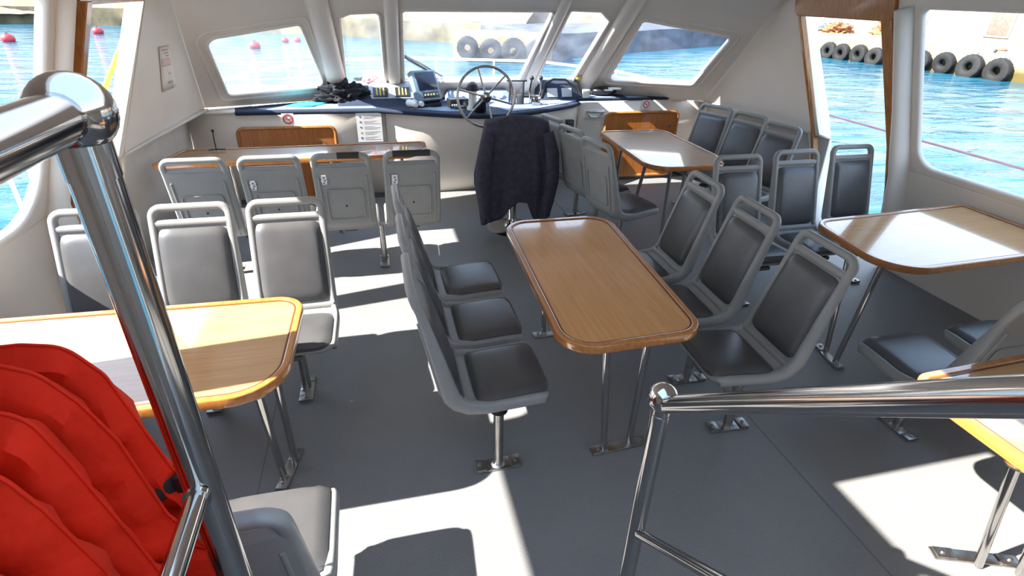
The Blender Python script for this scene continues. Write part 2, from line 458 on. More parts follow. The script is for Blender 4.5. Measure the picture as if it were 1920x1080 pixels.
# ---- forward liner: three raked window panels
def to2(m, p): q = m.inverted() @ V(p); return (q.x, q.y)
FC = frame((0, 6.4, 1.02), (1, 0, 0), (0, -.98, .90))
FLp = frame((-.38, 6.4, 1.02), (1.1, .47, .02), (-.02, -.98, .90))
FRp = frame((2.44, 6.4, 1.02), (1.1, -.47, -.02), (.02, -.98, .90))
holesC = [[(-.225, 5.59, 1.765), (-.13, 5.555, 1.80), (.127, 5.536, 1.813), (.15, 6.33, 1.085), (-.268, 6.36, 1.057)],
          [(.314, 5.515, 1.832), (1.745, 5.494, 1.852), (1.625, 6.30, 1.112), (.338, 6.30, 1.112)],
          [(1.895, 5.48, 1.865), (2.21, 5.485, 1.858), (2.345, 5.58, 1.775), (2.262, 6.33, 1.085), (1.81, 6.31, 1.10)]]
holesL = [(-1.315, 5.375, 1.60), (-.565, 5.58, 1.71), (-.47, 6.30, 1.07), (-1.352, 5.935, 1.06)]
holesR = [(2.645, 5.475, 1.79), (3.52, 5.225, 1.67), (3.51, 5.80, 1.135), (2.645, 6.19, 1.13)]
def h2(m, pts, r): return rpoly([to2(m, p) for p in pts], r)
hC = [h2(FC, holesC[0], [.02, .02, .05, .05, .05]), h2(FC, holesC[1], .045), h2(FC, holesC[2], [.03, .03, .03, .06, .05])]
hL = h2(FLp, holesL, [.10, .05, .09, .07]); hR = h2(FRp, holesR, [.05, .07, .06, .07])
partsC = fill_mesh([(-.46, -.17), (2.52, -.17), (2.52, 1.48), (-.46, 1.48)], hC, .07, .012, -.07); partsC.transform(FC)
oL = [to2(FLp, p) for p in [(-.36, 6.53, .90), (-.36, 5.28, 2.05), (-1.50, 4.82, 2.05), (-1.69, 5.86, .90)]]
oR = [to2(FRp, p) for p in [(2.42, 6.53, .90), (2.42, 5.28, 2.05), (3.80, 4.76, 2.05), (3.87, 5.81, .90)]]
partsL = fill_mesh(oL, [hL], .07, .012, -.07); partsL.transform(FLp)
partsR = fill_mesh(oR, [hR], .07, .012, -.07); partsR.transform(FRp)
def flip_side(me, m): pass
parts = [partsC, partsL, partsR]
# corner strips from the window panels to the door posts (both sides), slightly hollow like moulded liner
bm = B()
def strip(bm, e0, e1, bulge, n=7):
    rows = []
    for i in range(n+1):
        t = i/n; row = []
        for j in range(n+1):
            s = j/n
            p = lerp(e0[0], e0[1], s)*(1-t)+lerp(e1[0], e1[1], s)*t
            p += V(bulge)*math.sin(PI*t)
            row.append(bm.verts.new(p))
        rows.append(row)
    for i in range(n):
        for j in range(n):
            bm.faces.new((rows[i][j], rows[i][j+1], rows[i+1][j+1], rows[i+1][j]))
def onface(m, p, off=.004):
    q = m.inverted() @ V(p); return tuple(m @ V((q.x, q.y, off)))
strip(bm, [onface(FLp, (-1.38, 4.90, 2.05)), onface(FLp, (-1.57, 5.92, .90))], [(XL(2.05), 4.76, 2.05), (XL(.88), 4.33, .88)], (-.03, .03, 0))
strip(bm, [onface(FRp, (3.68, 4.84, 2.05)), onface(FRp, (3.75, 5.87, .90))], [(XR(2.05), 4.70, 2.05), (XR(.88), 4.32, .88)], (.03, .03, 0))
me = bpy.data.meshes.new('t'); bm.to_mesh(me); bm.free()
parts.append(me)
front = struct(join_slabs('wall_front', parts, M['gelcoat']))
# lower side liners forward of the doors, set a little outboard below the ledge
for X, sg, e1, e0b in ((XL, 1, (-1.64, 5.9), 'l'), (XR, -1, (3.82, 6.1), 'r')):
    rows = []
    for k in range(9):
        t = k/8
        y = 4.30+(e1[1]-4.30)*t
        x0 = X(.8)*(1-t)+e1[0]*t-sg*.09
        zt = .885+.045*t
        rows.append([(x0-sg*.05*(1-t), y, 0), (x0-sg*.02, y, zt*.5), (x0, y, zt-.02), (x0+sg*(.10+.09*t), y, zt+.006)])
    o = quad_grid('wall_front_side', rows, M['gelcoat_shade'], thick=.02); struct(o)

# raised surrounds and the rounded mullions
def ring3(m, loop, off=0.): return [m @ V((p[0], p[1], off)) for p in loop]
def window(name, m, loop, frame_r=.016):
    me = fill_mesh(loop, [], .008, 0, -.045); me.transform(m)
    w = link(name, me, M['glass']); struct(w)
    # rubber-white gasket that holds the pane
    o = tube_obj('window_frame', ring3(m, loop, .0), frame_r, M['gelcoat'], w, 8, True)
    return w
window('window_1', FLp, hL); window('window_2', FC, hC[0]); window('window_3', FC, hC[1]); window('window_4', FC, hC[2]); window('window_5', FRp, hR)
def grow(loop, d):
    c = V((sum(p[0] for p in loop)/len(loop), sum(p[1] for p in loop)/len(loop)))
    return [tuple(c+(V(p)-c)*(1+d/(V(p)-c).length)) for p in loop]
for m, loop in ((FLp, hL), (FRp, hR)):
    struct(tube_obj('trim_window_surround', ring3(m, grow(loop, .085), -.002), .014, M['gelcoat'], None, 8, True))
def mull(x0, x1, r, y=0, sq=(1, .5), dz=.0):
    p0 = V((x0, 5.36, 1.975)); p1 = V((x1, 6.44, .985))
    bm = B(); add_tube(bm, [lerp(p0, p1, -.09+1.09*k/9)+V((0, -.012-dz, -.012)) for k in range(10)], r, 14, squash=sq)
    struct(obj('trim_mullion', bm, M['gelcoat']))
mull(.222, .243, .062, sq=(1, .6)); mull(1.815, 1.718, .055, sq=(1, .6))
mull(-.40, -.345, .10, sq=(1, .6)); mull(2.50, 2.42, .10, sq=(1, .6))

# ---- bulkhead below the dashboard
def ply(x0, x1, y0, y1, z0, z1, m, name, t=.05):
    rows = [[(x0, y0, z0), (x0, y0, z1)], [(x1, y1, z0), (x1, y1, z1)]]
    return quad_grid(name, rows, m)
CURVE = [(.10, 5.84), (.30, 5.76), (.50, 5.66), (.76, 5.55), (1.0, 5.485), (1.15, 5.475), (1.3, 5.50), (1.6, 5.62), (1.97, 5.84), (2.14, 5.95), (2.28, 6.07)]
bm = B()
def addq(bm, a, b, c, d): bm.faces.new([bm.verts.new(p) for p in (a, b, c, d)])
addq(bm, (-1.95, 5.86, 0), (.10, 5.86, 0), (.10, 5.85, .91), (-1.95, 5.85, .91))
addq(bm, (-1.95, 5.84, .902), (-1.2, 5.84, .902), (-1.2, 6.2, .902), (-1.95, 6.2, .902))
addq(bm, (3.38, 6.05, .945), (4.2, 6.05, .945), (4.2, 6.3, .945), (3.38, 6.3, .945))
addq(bm, (2.25, 6.07, 0), (4.2, 6.07, 0), (4.2, 6.06, .95), (2.28, 6.06, .91))
rows = []
for i, (x, y) in enumerate(CURVE):
    yb = 5.88+.19*i/(len(CURVE)-1)
    col = []
    for k in range(6):
        t = k/5
        yy = yb*(1-t)+(y+.05)*t if y+.05 < yb else yb
        yy = yb+(y+.05-yb)*(t**1.3)
        col.append(bm.verts.new((x+.0, yy, .90*t)))
    rows.append(col)
for a, b in zip(rows, rows[1:]):
    for k in range(5): bm.faces.new((a[k], b[k], b[k+1], a[k+1]))
blk = struct(obj('wall_front_bulkhead', bm, M['gelcoat']))
blk.modifiers.new('t', 'SOLIDIFY').thickness = .02
blk.modifiers['t'].offset = -1
# dark strip drawn as the shade of a recess at the bulkhead foot
bm = B(); add_box(bm, (-.75, 5.835, .02), (1.7, .02, .04)); add_box(bm, (3.05, 6.04, .02), (1.5, .02, .04))
struct(obj('recess_shade_front', bm, M['dark_metal']))

# wooden cabin doors in the bulkhead
def cabin_door(name, x0, x1, z0, z1, y, handle_x):
    d = slab(name, rpoly([(x0, z0), (x1, z0), (x1, z1), (x0, z1)], [.02, .02, .06, .06]), [], .025, .006,
             frame((0, y, 0), (1, 0, 0), (0, 0, 1)), M['wooddoor'], z0=-.005)
    struct(d)
    loop = rpoly([(x0, z0), (x1, z0), (x1, z1), (x0, z1)], [.02, .02, .06, .06])
    tube_obj('door_frame', [(p[0], y-.018, p[1]) for p in loop], .018, M['woodtrim'], d, 8, True)
    bm = B(); add_lathe(bm, [(.018, 0), (.022, .01), (.012, .03)], 12, (handle_x, y-.05, z1-.16), 'Y')
    obj('door_handle', bm, M['steel'], d)
    return d
cabin_door('door_1', -1.31, -.40, .05, .765, 5.828, -.52)
cabin_door('door_2', 2.60, 3.52, .05, .80, 6.03, 3.42)
# ------------------------------------------------------------------ bus-style seats
PROF = [(.232, .395), (.228, .425), (.198, .445), (.05, .438), (-.075, .430), (-.135, .436), (-.176, .468), (-.198, .53), (-.243, .68), (-.295, .85), (-.340, 1.0)]
def catmull(P, n=12):
    out = []
    for i in range(len(P)-1):
        p0 = P[max(0, i-1)]; p1 = P[i]; p2 = P[i+1]; p3 = P[min(len(P)-1, i+2)]
        for k in range(n):
            t = k/n
            out.append(tuple(.5*((2*b)+(-a+c)*t+(2*a-5*b+4*c-d)*t*t+(-a+3*b-3*c+d)*t**3) for a, b, c, d in zip(p0, p1, p2, p3)))
    out.append(P[-1]); return out
_pc = [V(p) for p in catmull(PROF)]
_cum = [0.]
for a, b in zip(_pc, _pc[1:]): _cum.append(_cum[-1]+(b-a).length)
SL = _cum[-1]
def prof(s):
    s = max(0., min(SL, s))
    for i in range(len(_cum)-1):
        if _cum[i+1] >= s: break
    t = (s-_cum[i])/max(1e-9, _cum[i+1]-_cum[i])
    p = _pc[i].lerp(_pc[i+1], t)
    a = max(0, i-3); b = min(len(_pc)-1, i+4)
    tg = (_pc[b]-_pc[a]).normalized()
    return p, V((tg.y, -tg.x))          # point (v,z) and normal towards the sitter
def sp(u, s, n=0.):
    p, nn = prof(s); q = p+nn*n
    return V((u, q.x, q.y))
SJ = .415                                # arc length at the waist
def halfw(s):
    w = .205 if s < SJ-.05 else (.205-.012*min(1, (s-SJ+.05)/.08) if s < SJ+.05 else .193-.006*(s-SJ)/.5)
    r = .075
    if s < r: w -= r-math.sqrt(max(0, r*r-(r-s)**2))
    e = SL-s; r2 = .052
    if e < r2: w -= r2-math.sqrt(max(0, r2*r2-(r2-e)**2))
    return w
SCB = SL-.086                            # crossbar under the hand slot
def chair_proto():
    root = thing('bus_seat', 'x', 'chair')
    # moulded shell: front skin, back skin and the closing edge under the hand slot
    def dep(s):                                   # depth of the moulded side flange
        if s < SJ-.12: return .056
        if s < SJ+.05: return .056+.022*(s-SJ+.12)/.17
        return .078-.044*min(1, (s-SJ-.05)/(SL-SJ-.12))
    bm = B(); N = 44; K = 12; F = []; R = []
    for i in range(N+1):
        s = SCB*i/N
        w = halfw(s)-.004; fr = []; rk = []
        for k in range(K+1):
            a = 2*k/K-1
            fr.append(bm.verts.new(sp(a*w, s, -.008)))
            rk.append(bm.verts.new(sp(a*w, s, -dep(s)+.006-.006*(1-a*a))))
        F.append(fr); R.append(rk)
    for i in range(N):
        for k in range(K):
            bm.faces.new((F[i][k], F[i][k+1], F[i+1][k+1], F[i+1][k])); bm.faces.new((R[i][k], R[i+1][k], R[i+1][k+1], R[i][k+1]))
        for k in (0, K):
            bm.faces.new((F[i][k], F[i+1][k], R[i+1][k], R[i][k]))
    for k in range(K):
        bm.faces.new((F[N][k], F[N][k+1], R[N][k+1], R[N][k])); bm.faces.new((F[0][k], R[0][k], R[0][k+1], F[0][k+1]))
    # rear panel ridge: rounded rectangle pressed into the back of the shell, and two stiffening ribs
    lp = rpoly([(-.125, SJ+.10), (.125, SJ+.10), (.125, SCB-.17), (-.125, SCB-.17)], .02, 4)
    dense = []
    for p, q in zip(lp, lp[1:]+lp[:1]):
        for j in range(4): dense.append((p[0]+(q[0]-p[0])*j/4, p[1]+(q[1]-p[1])*j/4))
    add_tube(bm, [sp(u, s, -dep(s)-.001) for u, s in dense], .005, 6, True)
    for u in (-.160, .160):
        add_tube(bm, [sp(u, SJ+.03+(SCB-SJ-.1)*k/8, -dep(SJ+.03+(SCB-SJ-.1)*k/8)+.003) for k in range(9)], .007, 6)
    shell = obj('seat_shell', bm, M['shell'], root)
    # rim: deep rounded flange around seat and back, closing over the hand slot as a hand hold
    ss = [SL*(.5-.5*math.cos(PI*k/44)) for k in range(45)]
    loop = [(halfw(s), s) for s in ss]+[(-halfw(s), s) for s in ss[::-1]]
    clean = []
    for q in loop:
        if not clean or (V(q)-V(clean[-1])).length > .004: clean.append(q)
    if (V(clean[0])-V(clean[-1])).length < .004: clean.pop()
    bm = B(); rings = []; n = len(clean); SEG = 14
    for i, (u, s) in enumerate(clean):
        d0 = V(clean[(i+1) % n])-V(clean[i-1]); o2 = V((d0.y, -d0.x)).normalized()   # outward in the sheet
        d = dep(s); ra = .0195
        if s > SCB-.01: d = d+(.040-d)*min(1, (s-SCB+.01)/.03)
        n0 = .006-.012*max(0., min(1., (SJ-.05-s)/.06))
        c = sp(u, s, n0-d/2); e1 = (sp(u+o2.x*.01, min(SL, s+o2.y*.01), .006-d/2)-c)
        p, nn = prof(s); tz = V((-nn.y, nn.x))
        e1 = V((o2.x, -tz.x*o2.y, -tz.y*o2.y)) if False else V((o2.x, (V((nn.y*-1, nn.x)) * o2.y).x, (V((nn.y*-1, nn.x)) * o2.y).y))
        e2 = V((0, nn.x, nn.y)); ring = []
        for k in range(SEG):
            a = 2*PI*k/SEG; ca, sa = math.cos(a), math.sin(a)
            ring.append(bm.verts.new(c-e1*.006+e1*ra*math.copysign(abs(ca)**.75, ca)+e2*(d/2)*math.copysign(abs(sa)**.75, sa)))
        rings.append(ring)
    for i in range(n):
        for k in range(SEG): bm.faces.new((rings[i][k], rings[(i+1) % n][k], rings[(i+1) % n][(k+1) % SEG], rings[i][(k+1) % SEG]))
    # rounded bar under the slot
    add_tube(bm, [sp(u, SCB-.004, -.014) for u in [-.18+.36*k/8 for k in range(9)]], .024, 10, squash=(.7, 1.0))
    add_tube(bm, [sp(u, SJ+.012, -.004) for u in [-.19+.38*k/10 for k in range(11)]], .017, 8, squash=(.5, 1.3))
    obj('seat_rim', bm, M['shell'], root)
    # cushions
    def cushion(name, s0, s1, wf, puff, base=-.004):
        bm = B(); n = 18; k_ = 16; g = []
        for i in range(n+1):
            b = -1+2*i/n; row = []
            for k in range(k_+1):
                a = -1+2*k/k_
                # superellipse-rounded outline
                aa, bb = a, b
                m_ = max(abs(a), abs(b))
                if m_ > 0:
                    l = (abs(a)**10+abs(b)**10)**(1/10); aa, bb = a*m_/l, b*m_/l
                s = (s0+s1)/2+bb*(s1-s0)/2
                u = aa*wf(s)
                h = base+puff*.7*((1-abs(a)**9)*(1-abs(b)**9))**.5+puff*.3*math.cos(aa*1.4)*math.cos(bb*1.4)
                row.append(bm.verts.new(sp(u, s, h)))
            g.append(row)
        for i in range(n):
            for k in range(k_): bm.faces.new((g[i][k], g[i][k+1], g[i+1][k+1], g[i+1][k]))
        return obj(name, bm, M['vinyl'], root)
    cushion('seat_cushion', .014, SJ-.04, lambda s: halfw(s)-.013, .026)
    cushion('back_cushion', SJ+.045, SCB-.027, lambda s: halfw(s)-.017, .032)
    # bracket, pedestal, foot
    bm = B(); add_box(bm, (0, .04, .352), (.09, .32, .024), .004); add_box(bm, (0, .04, .368), (.30, .05, .022), .004)
    obj('seat_bracket', bm, M['dark_metal'], root)
    ped = obj('pedestal', (lambda b: (add_lathe(b, [(.034, .0), (.034, .012), (.0235, .02), (.0235, .33), (.04, .342)], 18), b)[1])(B()), M['steel_dull'], root)
    bm = B()
    add_box(bm, (0, 0, .007), (.075, .21, .010), .003)
    for s in (-1, 1):
        add_box(bm, (0, s*.085, .016), (.07, .05, .006), .002)
        add_lathe(bm, [(.010, .018), (.010, .026), (.006, .028)], 8, (0, s*.088, 0))
    obj('foot_plate', bm, M['steel_dull'], ped)
    return root
PROTO = chair_proto(); _used = [False]
def seat(x, y, rz, label, group, dx=0.):
    if not _used[0]:
        o = PROTO; o.location = (x, y, 0); o.rotation_euler = (0, 0, rz); o['label'] = label; o['group'] = group; _used[0] = True
    else:
        o = dup(PROTO, (x, y, 0), rz, label, group)
    if dx:
        for c in kids(o):
            if c.name.startswith('pedestal'): c.location = (dx, 0, 0)
    return o
AFT, FWD, STB, PORT = PI, 0., -PI/2, PI/2
# port row facing aft at the near left table
g = 'seats facing us behind the near left table'
seat(-1.40, 2.60, AFT, 'grey seat by the left wall, half hidden behind the tall steel post', g)
seat(-.965, 2.60, AFT, 'grey seat facing us with sunlit back cushion, middle one behind the near left table', g)
seat(-.505, 2.60, AFT, 'grey seat with sunlit seat and back, aisle end behind the near left table', g, 0)
# port row facing forward at the long tan table
g = 'seats with their backs to us at the long tan table'
r1 = []
for x, lab in ((-1.175, 'grey seat seen from behind at the long tan table, leftmost, no sticker'),
               (-.715, 'grey seat seen from behind at the long tan table, second from left'),
               (-.255, 'grey seat from behind at the long tan table, black tape on half its hand bar'),
               (.225, 'grey seat from behind at the long tan table, rightmost, hand bar fully black taped')):
    r1.append(seat(x, 4.19, FWD, lab, g, .23 if x == -.255 else 0))
def part_at(root, name, bm, m): return obj(name, bm, m, root)
def sticker(root, u, s, torn):
    bm = B()
    w, h = .022, .075
    n = 6
    for a in range(n):
        s0 = s-h/2+h*a/n; s1 = s0+h/n
        ws = w*(.7+.3*((a*37) % 5)/4) if torn else w
        add_q = [sp(u-ws/1, s0, -.050), sp(u+ws*.9, s0, -.050), sp(u+ws*.9, s1, -.050), sp(u-ws, s1, -.050)]
        bm.faces.new([bm.verts.new(p) for p in add_q])
    o = obj('sticker', bm, M['paper'], root, smooth=False); o['label'] = 'worn white sticker'
    md = o.modifiers.new('t', 'SOLIDIFY'); md.thickness = .0015
    bm = B()
    for k, (du, ds) in enumerate(((0, .018), (.004, -.004), (-.004, -.024))):
        q = [sp(u+du+a*.007, s+ds+b*.007, -.0522) for a, b in ((-1, -1), (1, -1), (1, 1), (-1, 1))]
        bm.faces.new([bm.verts.new(p) for p in q])
    o2 = obj('sticker_print', bm, M['grey_ink'], o, smooth=False)
sticker(r1[1], -.125, SCB-.105, True); sticker(r1[2], -.125, SCB-.085, True); sticker(r1[3], -.125, SCB-.105, False)
def tape(root, u0, u1):
    bm = B(); add_tube(bm, [sp(u0+(u1-u0)*k/6, SL-.006, -.014) for k in range(7)], .0225, 12, squash=(1, 1.05))
    o = obj('tape_wrap', bm, M['tape'], root); o['label'] = 'black tape'
tape(r1[2], -.02, .125); tape(r1[3], -.13, .13)
for r in r1:                                                   # moulding screw in the middle of the rear panel
    bm = B(); add_ball(bm, sp(0, SJ+.21, -.066), .007, 10); obj('screw', bm, M['black'], r)
# centre table, port side, facing starboard
g = 'dark seats along the left side of the centre table'
ped = {0: -.17}
seat(.425, 2.00, STB, 'dark cushioned seat left of the centre table, nearest us, full steel pedestal showing', g, .165)
seat(.425, 2.475, STB, 'dark cushioned seat left of the centre table, middle of its row of three', g)
seat(.425, 2.96, STB, 'dark cushioned seat left of the centre table, farthest from us, blue sheen on its cushion', g)
# centre table, starboard side, facing port
g = 'dark seats along the right side of the centre table'
seat(1.675, 1.93, PORT-.04, 'dark cushioned seat right of the centre table, nearest us', g, -.09)
seat(1.67, 2.45, PORT-.03, 'dark cushioned seat right of the centre table, middle of its row of three', g, -.2)
seat(1.655, 2.95, PORT-.02, 'dark cushioned seat right of the centre table, farthest from us', g)
# row facing aft at the right-hand table
g = 'seats facing us behind the right hand table'
seat(2.54, 3.06, AFT, 'bluish dark seat beyond the centre table, left of three facing us', g)
seat(3.09, 3.13, AFT, 'bluish dark seat beside the right hand table, middle of three facing us', g)
seat(3.67, 3.21, AFT, 'dark seat facing us standing in front of the right door opening', g)
# forward starboard table, wall side
g = 'seats along the right wall at the forward table'
seat(3.20, 5.12, PORT+math.radians(24), 'bluish seat against the right wall, farthest forward beside the orange wooden door', g)
seat(3.30, 4.70, PORT+math.radians(20), 'bluish seat against the right wall at the forward table, second from the wooden door', g)
seat(3.29, 4.24, PORT+math.radians(15), 'bluish seat against the right wall, nearest the right door post', g)
# forward starboard table, centre side
g = 'seats on the left side of the forward table'
seat(1.92, 4.98, STB+.26, 'grey seat seen edge on right beside the dark jacket', g)
seat(1.95, 4.52, STB+.26, 'grey seat seen from behind at the forward table, second from the dark jacket', g)
seat(1.99, 4.05, STB+.26, 'grey seat at the forward table, nearest us, brownish cushion showing', g)
# near row port side, facing forward
seat(-.46, 1.24, FWD, 'grey seat from behind at bottom left beside the steel post', 'seats with their backs to us at the near tables')
# near row starboard side, facing forward
g = 'seats with their backs to us at the near tables'
seat(2.57, 1.645, FWD, 'dark seat with blue sheen on its cushion, behind the steel hand rail at the right', g)
seat(3.14, 1.655, FWD, 'dark seat at the far right edge, next to the right wall, mostly out of view', g)

# ------------------------------------------------------------------ tables
def table(label, outline, rads, z, topmat, legs, inlay=.026, group='wooden cabin tables', edge=None, plates=()):
    cx = sum(p[0] for p in outline)/len(outline); cy = sum(p[1] for p in outline)/len(outline)
    root = thing('cabin_table', label, 'table', (cx, cy, 0), 0, group)
    loc = [(p[0]-cx, p[1]-cy) for p in outline]
    lp = rpoly(loc, rads, 10)
    th = .038
    link('tabletop', fill_mesh(lp, [], th-.004, .004, z-th), topmat, root)
    def inset(d): 
        n = len(loc); c = [V(p) for p in loc]; out = []
        for i in range(n):
            a, b, e = c[i-1], c[i], c[(i+1) % n]
            d1 = (b-a).normalized(); d2 = (e-b).normalized()
            n1 = V((-d1.y, d1.x)); n2 = V((-d2.y, d2.x))
            k = (n1+n2); k = k/(max(.2, 1+n1.dot(n2)))
            out.append(tuple(b+k*d))
        return rpoly(out, [max(0, (r if not isinstance(rads, list) else rads[i])-d) for i, r in enumerate(rads if isinstance(rads, list) else [rads]*n)], 10)
    # raised hardwood edging with a dark inlay line inside it
    link('edging', fill_mesh(inset(-.003), [inset(inlay)], th+.004, .006, z-th-.001), edge or M['woodedge'], root)
    link('inlay_line', fill_mesh(inset(inlay-.001), [inset(inlay+.007)], .003, 0, z-.0045), M['inlay'], root)
    for a, b in legs:
        a = (a[0]-cx, a[1]-cy, .012); b = (b[0]-cx, b[1]-cy, z-th-.003)
        bm = B(); add_tube(bm, [a, lerp(a, b, .5), b], .0165, 14)
        lg = obj('leg', bm, M['steel'], root)
        bm = B(); d = V(b)-V(a)
        add_lathe(bm, [(.034, -.006), (.034, 0), (.02, .004)], 14, (b[0], b[1], b[2]-.001))
        obj('flange', bm, M['steel_dull'], lg)
    for (px, py, ln, ang) in plates:
        bm = B(); add_box(bm, (0, 0, .006), (ln, .055, .010), .003)
        for s in (-1, 1):
            add_box(bm, (s*ln*.36, 0, .014), (.075, .05, .006), .002)
            add_lathe(bm, [(.009, .016), (.009, .024), (.005, .026)], 8, (s*ln*.38, 0, 0))
        bmesh.ops.rotate(bm, cent=(0, 0, 0), matrix=Matrix.Rotation(ang, 3, 'Z'), verts=bm.verts)
        bmesh.ops.translate(bm, vec=(px-cx, py-cy, 0), verts=bm.verts)
        obj('foot_plate', bm, M['steel_dull'], root)
    return root
table('long honey wood table in the middle of the cabin between two rows of three seats',
      [(.655, 1.665), (1.30, 1.69), (1.395, 3.06), (.715, 3.06)], [.15, .13, .15, .15], .75, M['wood'],
      [((.960, 1.815), (.875, 1.76)), ((1.105, 1.835), (1.075, 1.77)), ((.965, 2.88), (.93, 2.9)), ((1.09, 2.88), (1.12, 2.9))],
      plates=[(1.045, 1.825, .30, .06), (1.02, 2.875, .26, 0)])
table('honey wood table at the left beside the red life jackets, striped with sunlight',
      [(-1.76, 1.63), (-.40, 1.63), (-.385, 2.33), (-1.76, 2.36)], [.02, .2, .12, .02], .75, M['woodx'],
      [((-.555, 1.96), (-.50, 1.70)), ((-.515, 2.05), (-.455, 1.80))], plates=[(-.535, 2.01, .24, PI/2-.2)])
table('wooden table against the right wall reflecting the pale window light',
      [(2.60, 2.00), (4.03, 2.06), (4.03, 2.83), (2.70, 2.74)], [.22, .02, .02, .14], .75, M['woodx'],
      [((2.665, 2.20), (2.70, 2.17)), ((2.715, 2.33), (2.72, 2.42))], plates=[(2.68, 2.27, .26, PI/2-.2)])
table('bright sunlit wooden table at the lower right corner, cut by the hand rail',
      [(1.885, .55), (3.3, .52), (3.3, 1.30), (1.885, 1.25)], [.16, .02, .02, .10], .75, M['woodx'],
      [((2.215, .90), (1.91, .84)), ((2.34, .83), (2.06, .80))], plates=[(2.24, .93, .34, -.35)], inlay=.03)
table('greyish wood table forward on the right before the orange wooden door',
      [(2.19, 4.02), (2.86, 3.98), (2.99, 4.30), (2.99, 5.36), (2.26, 5.36)], [.2, .14, .2, .12, .05], .75, M['woodtan'],
      [((2.34, 5.0), (2.34, 4.95)), ((2.45, 4.78), (2.47, 4.62)), ((2.55, 4.30), (2.52, 4.28))], inlay=.024)
table('long narrow tan wood table below the dashboard at the front left',
      [(-1.72, 4.68), (.25, 4.72), (.43, 4.90), (.43, 5.16), (-1.60, 5.12)], [.02, .12, .1, .05, .02], .75, M['woodtan'],
      [((-1.2, 4.9), (-1.2, 4.85)), ((-.4, 4.9), (-.4, 4.85)), ((.2, 4.95), (.2, 4.92))], inlay=.024)
# ------------------------------------------------------------------ stainless hand rails at the stairs
t = thing('hand_rail', 'tall polished steel hand rail at the left, upright post with thick top elbow', 'hand rail', (-.32, .705, 0))
bm = B(); add_tube(bm, [(0, 0, .01), (0, 0, .6), (0, 0, 1.2), (0, 0, 1.86)], .027, 24); obj('post', bm, M['steel'], t)
bm = B(); add_tube(bm, [(0, 0, 1.80), (0, 0, 1.845)], .0285, 24); add_ball(bm, (0, 0, 1.872), .043, 28); obj('elbow', bm, M['steel'], t)
bm = B(); add_tube(bm, [(0, .0, 1.872), (0, -.6, 1.872), (0, -1.3, 1.872)], .027, 24); obj('top_rail', bm, M['steel'], t)
bm = B(); add_tube(bm, [(0, 0, 1.30), (0, -.6, 1.30), (0, -1.3, 1.30)], .0165, 20); add_tube(bm, [(0, -.026, 1.30), (0, -.034, 1.30)], .021, 20)
obj('lower_rail', bm, M['steel'], t)
bm = B(); add_tube(bm, [(0, -1.3, .01), (0, -1.3, 1.872)], .027, 20); obj('post', bm, M['steel'], t)
bm = B(); add_lathe(bm, [(.055, 0), (.055, .008), (.03, .02)], 24); obj('base_flange', bm, M['steel_dull'], t)

t = thing('hand_rail', 'lower right polished steel hand rail with ball top on its leaning looking post', 'hand rail', (.58, .85, 0))
d = V((-.038, -.754, .655))
bm = B(); add_tube(bm, [(0, 0, .01), (0, 0, .5), (0, 0, 1.19)], .0215, 24); obj('post', bm, M['steel'], t)
bm = B(); add_ball(bm, (0, 0, 1.20), .036, 28); add_tube(bm, [(0, 0, 1.14), (0, 0, 1.155)], .0225, 24); obj('ball_finial', bm, M['steel'], t)
def rail(z, r, l, nm):
    bm = B(); p = V((0, 0, z)); add_tube(bm, [p, p+d*(l/2), p+d*l], r, 24); obj(nm, bm, M['steel'], t)
rail(1.18, .0205, 1.3, 'top_rail'); rail(.74, .0135, 1.3, 'lower_rail')
bm = B(); e = d*1.3; add_tube(bm, [(e.x, e.y, .01), (e.x, e.y, 1.18+e.z)], .0215, 20); obj('post', bm, M['steel'], t)
bm = B(); add_lathe(bm, [(.05, 0), (.05, .008), (.026, .02)], 24); obj('base_flange', bm, M['steel_dull'], t)

# ------------------------------------------------------------------ red life jackets hanging in a row
hr = thing('hanging_rail', 'steel rail under the ceiling from which the red life jackets hang', 'rail', (-.86, .66, 1.78))
bm = B(); add_tube(bm, [(0, -.5, 0), (0, .5, 0)], .014, 14); obj('bar', bm, M['steel'], hr)
for y in (-.42, .42):
    bm = B(); add_tube(bm, [(0, y, 0), (0, y, .262)], .009, 10); obj('hanger', bm, M['steel_dull'], hr)
def pillow(outline, h, n=10, seed=0, crease=.011):
    """closed padded body from an outline in x,z; thickness along y"""
    c = V((sum(p[0] for p in outline)/len(outline), sum(p[1] for p in outline)/len(outline)))
    bm = B(); m = len(outline); fr = []; bk = []
    for i in range(n):
        t = i/n
        hh = h*(1-(1-t)**2.6)**.5 if i else 0
        for lst, sg in ((fr, -1), (bk, 1)):
            ring = []
            if i == 0 and sg == 1: lst.append(fr[0]); continue
            for p in outline:
                q = c+(V(p)-c)*(1-t)
                dn = noise.noise(V((q.x*9+seed*3.1, q.y*9, seed)))*crease*2.2+noise.noise(V((q.x*24, q.y*20+seed, seed+5)))*crease
                # sewn seam lines
                dn -= crease*1.3*math.exp(-((q.y-c.y-.10)/.012)**2)+crease*1.3*math.exp(-((q.y-c.y+.12)/.012)**2)
                ring.append(bm.verts.new((q.x, sg*(hh+(dn if i else 0)), q.y)))
            lst.append(ring)
    for lst, sg in ((fr, -1), (bk, 1)):
        for a, b in zip(lst, lst[1:]):
            for k in range(m): bm.faces.new((a[k], a[(k+1) % m], b[(k+1) % m], b[k]))
        v = bm.verts.new((c.x, sg*h, c.y))
        for k in range(m): bm.faces.new((lst[-1][k], lst[-1][(k+1) % m], v))
    return bm
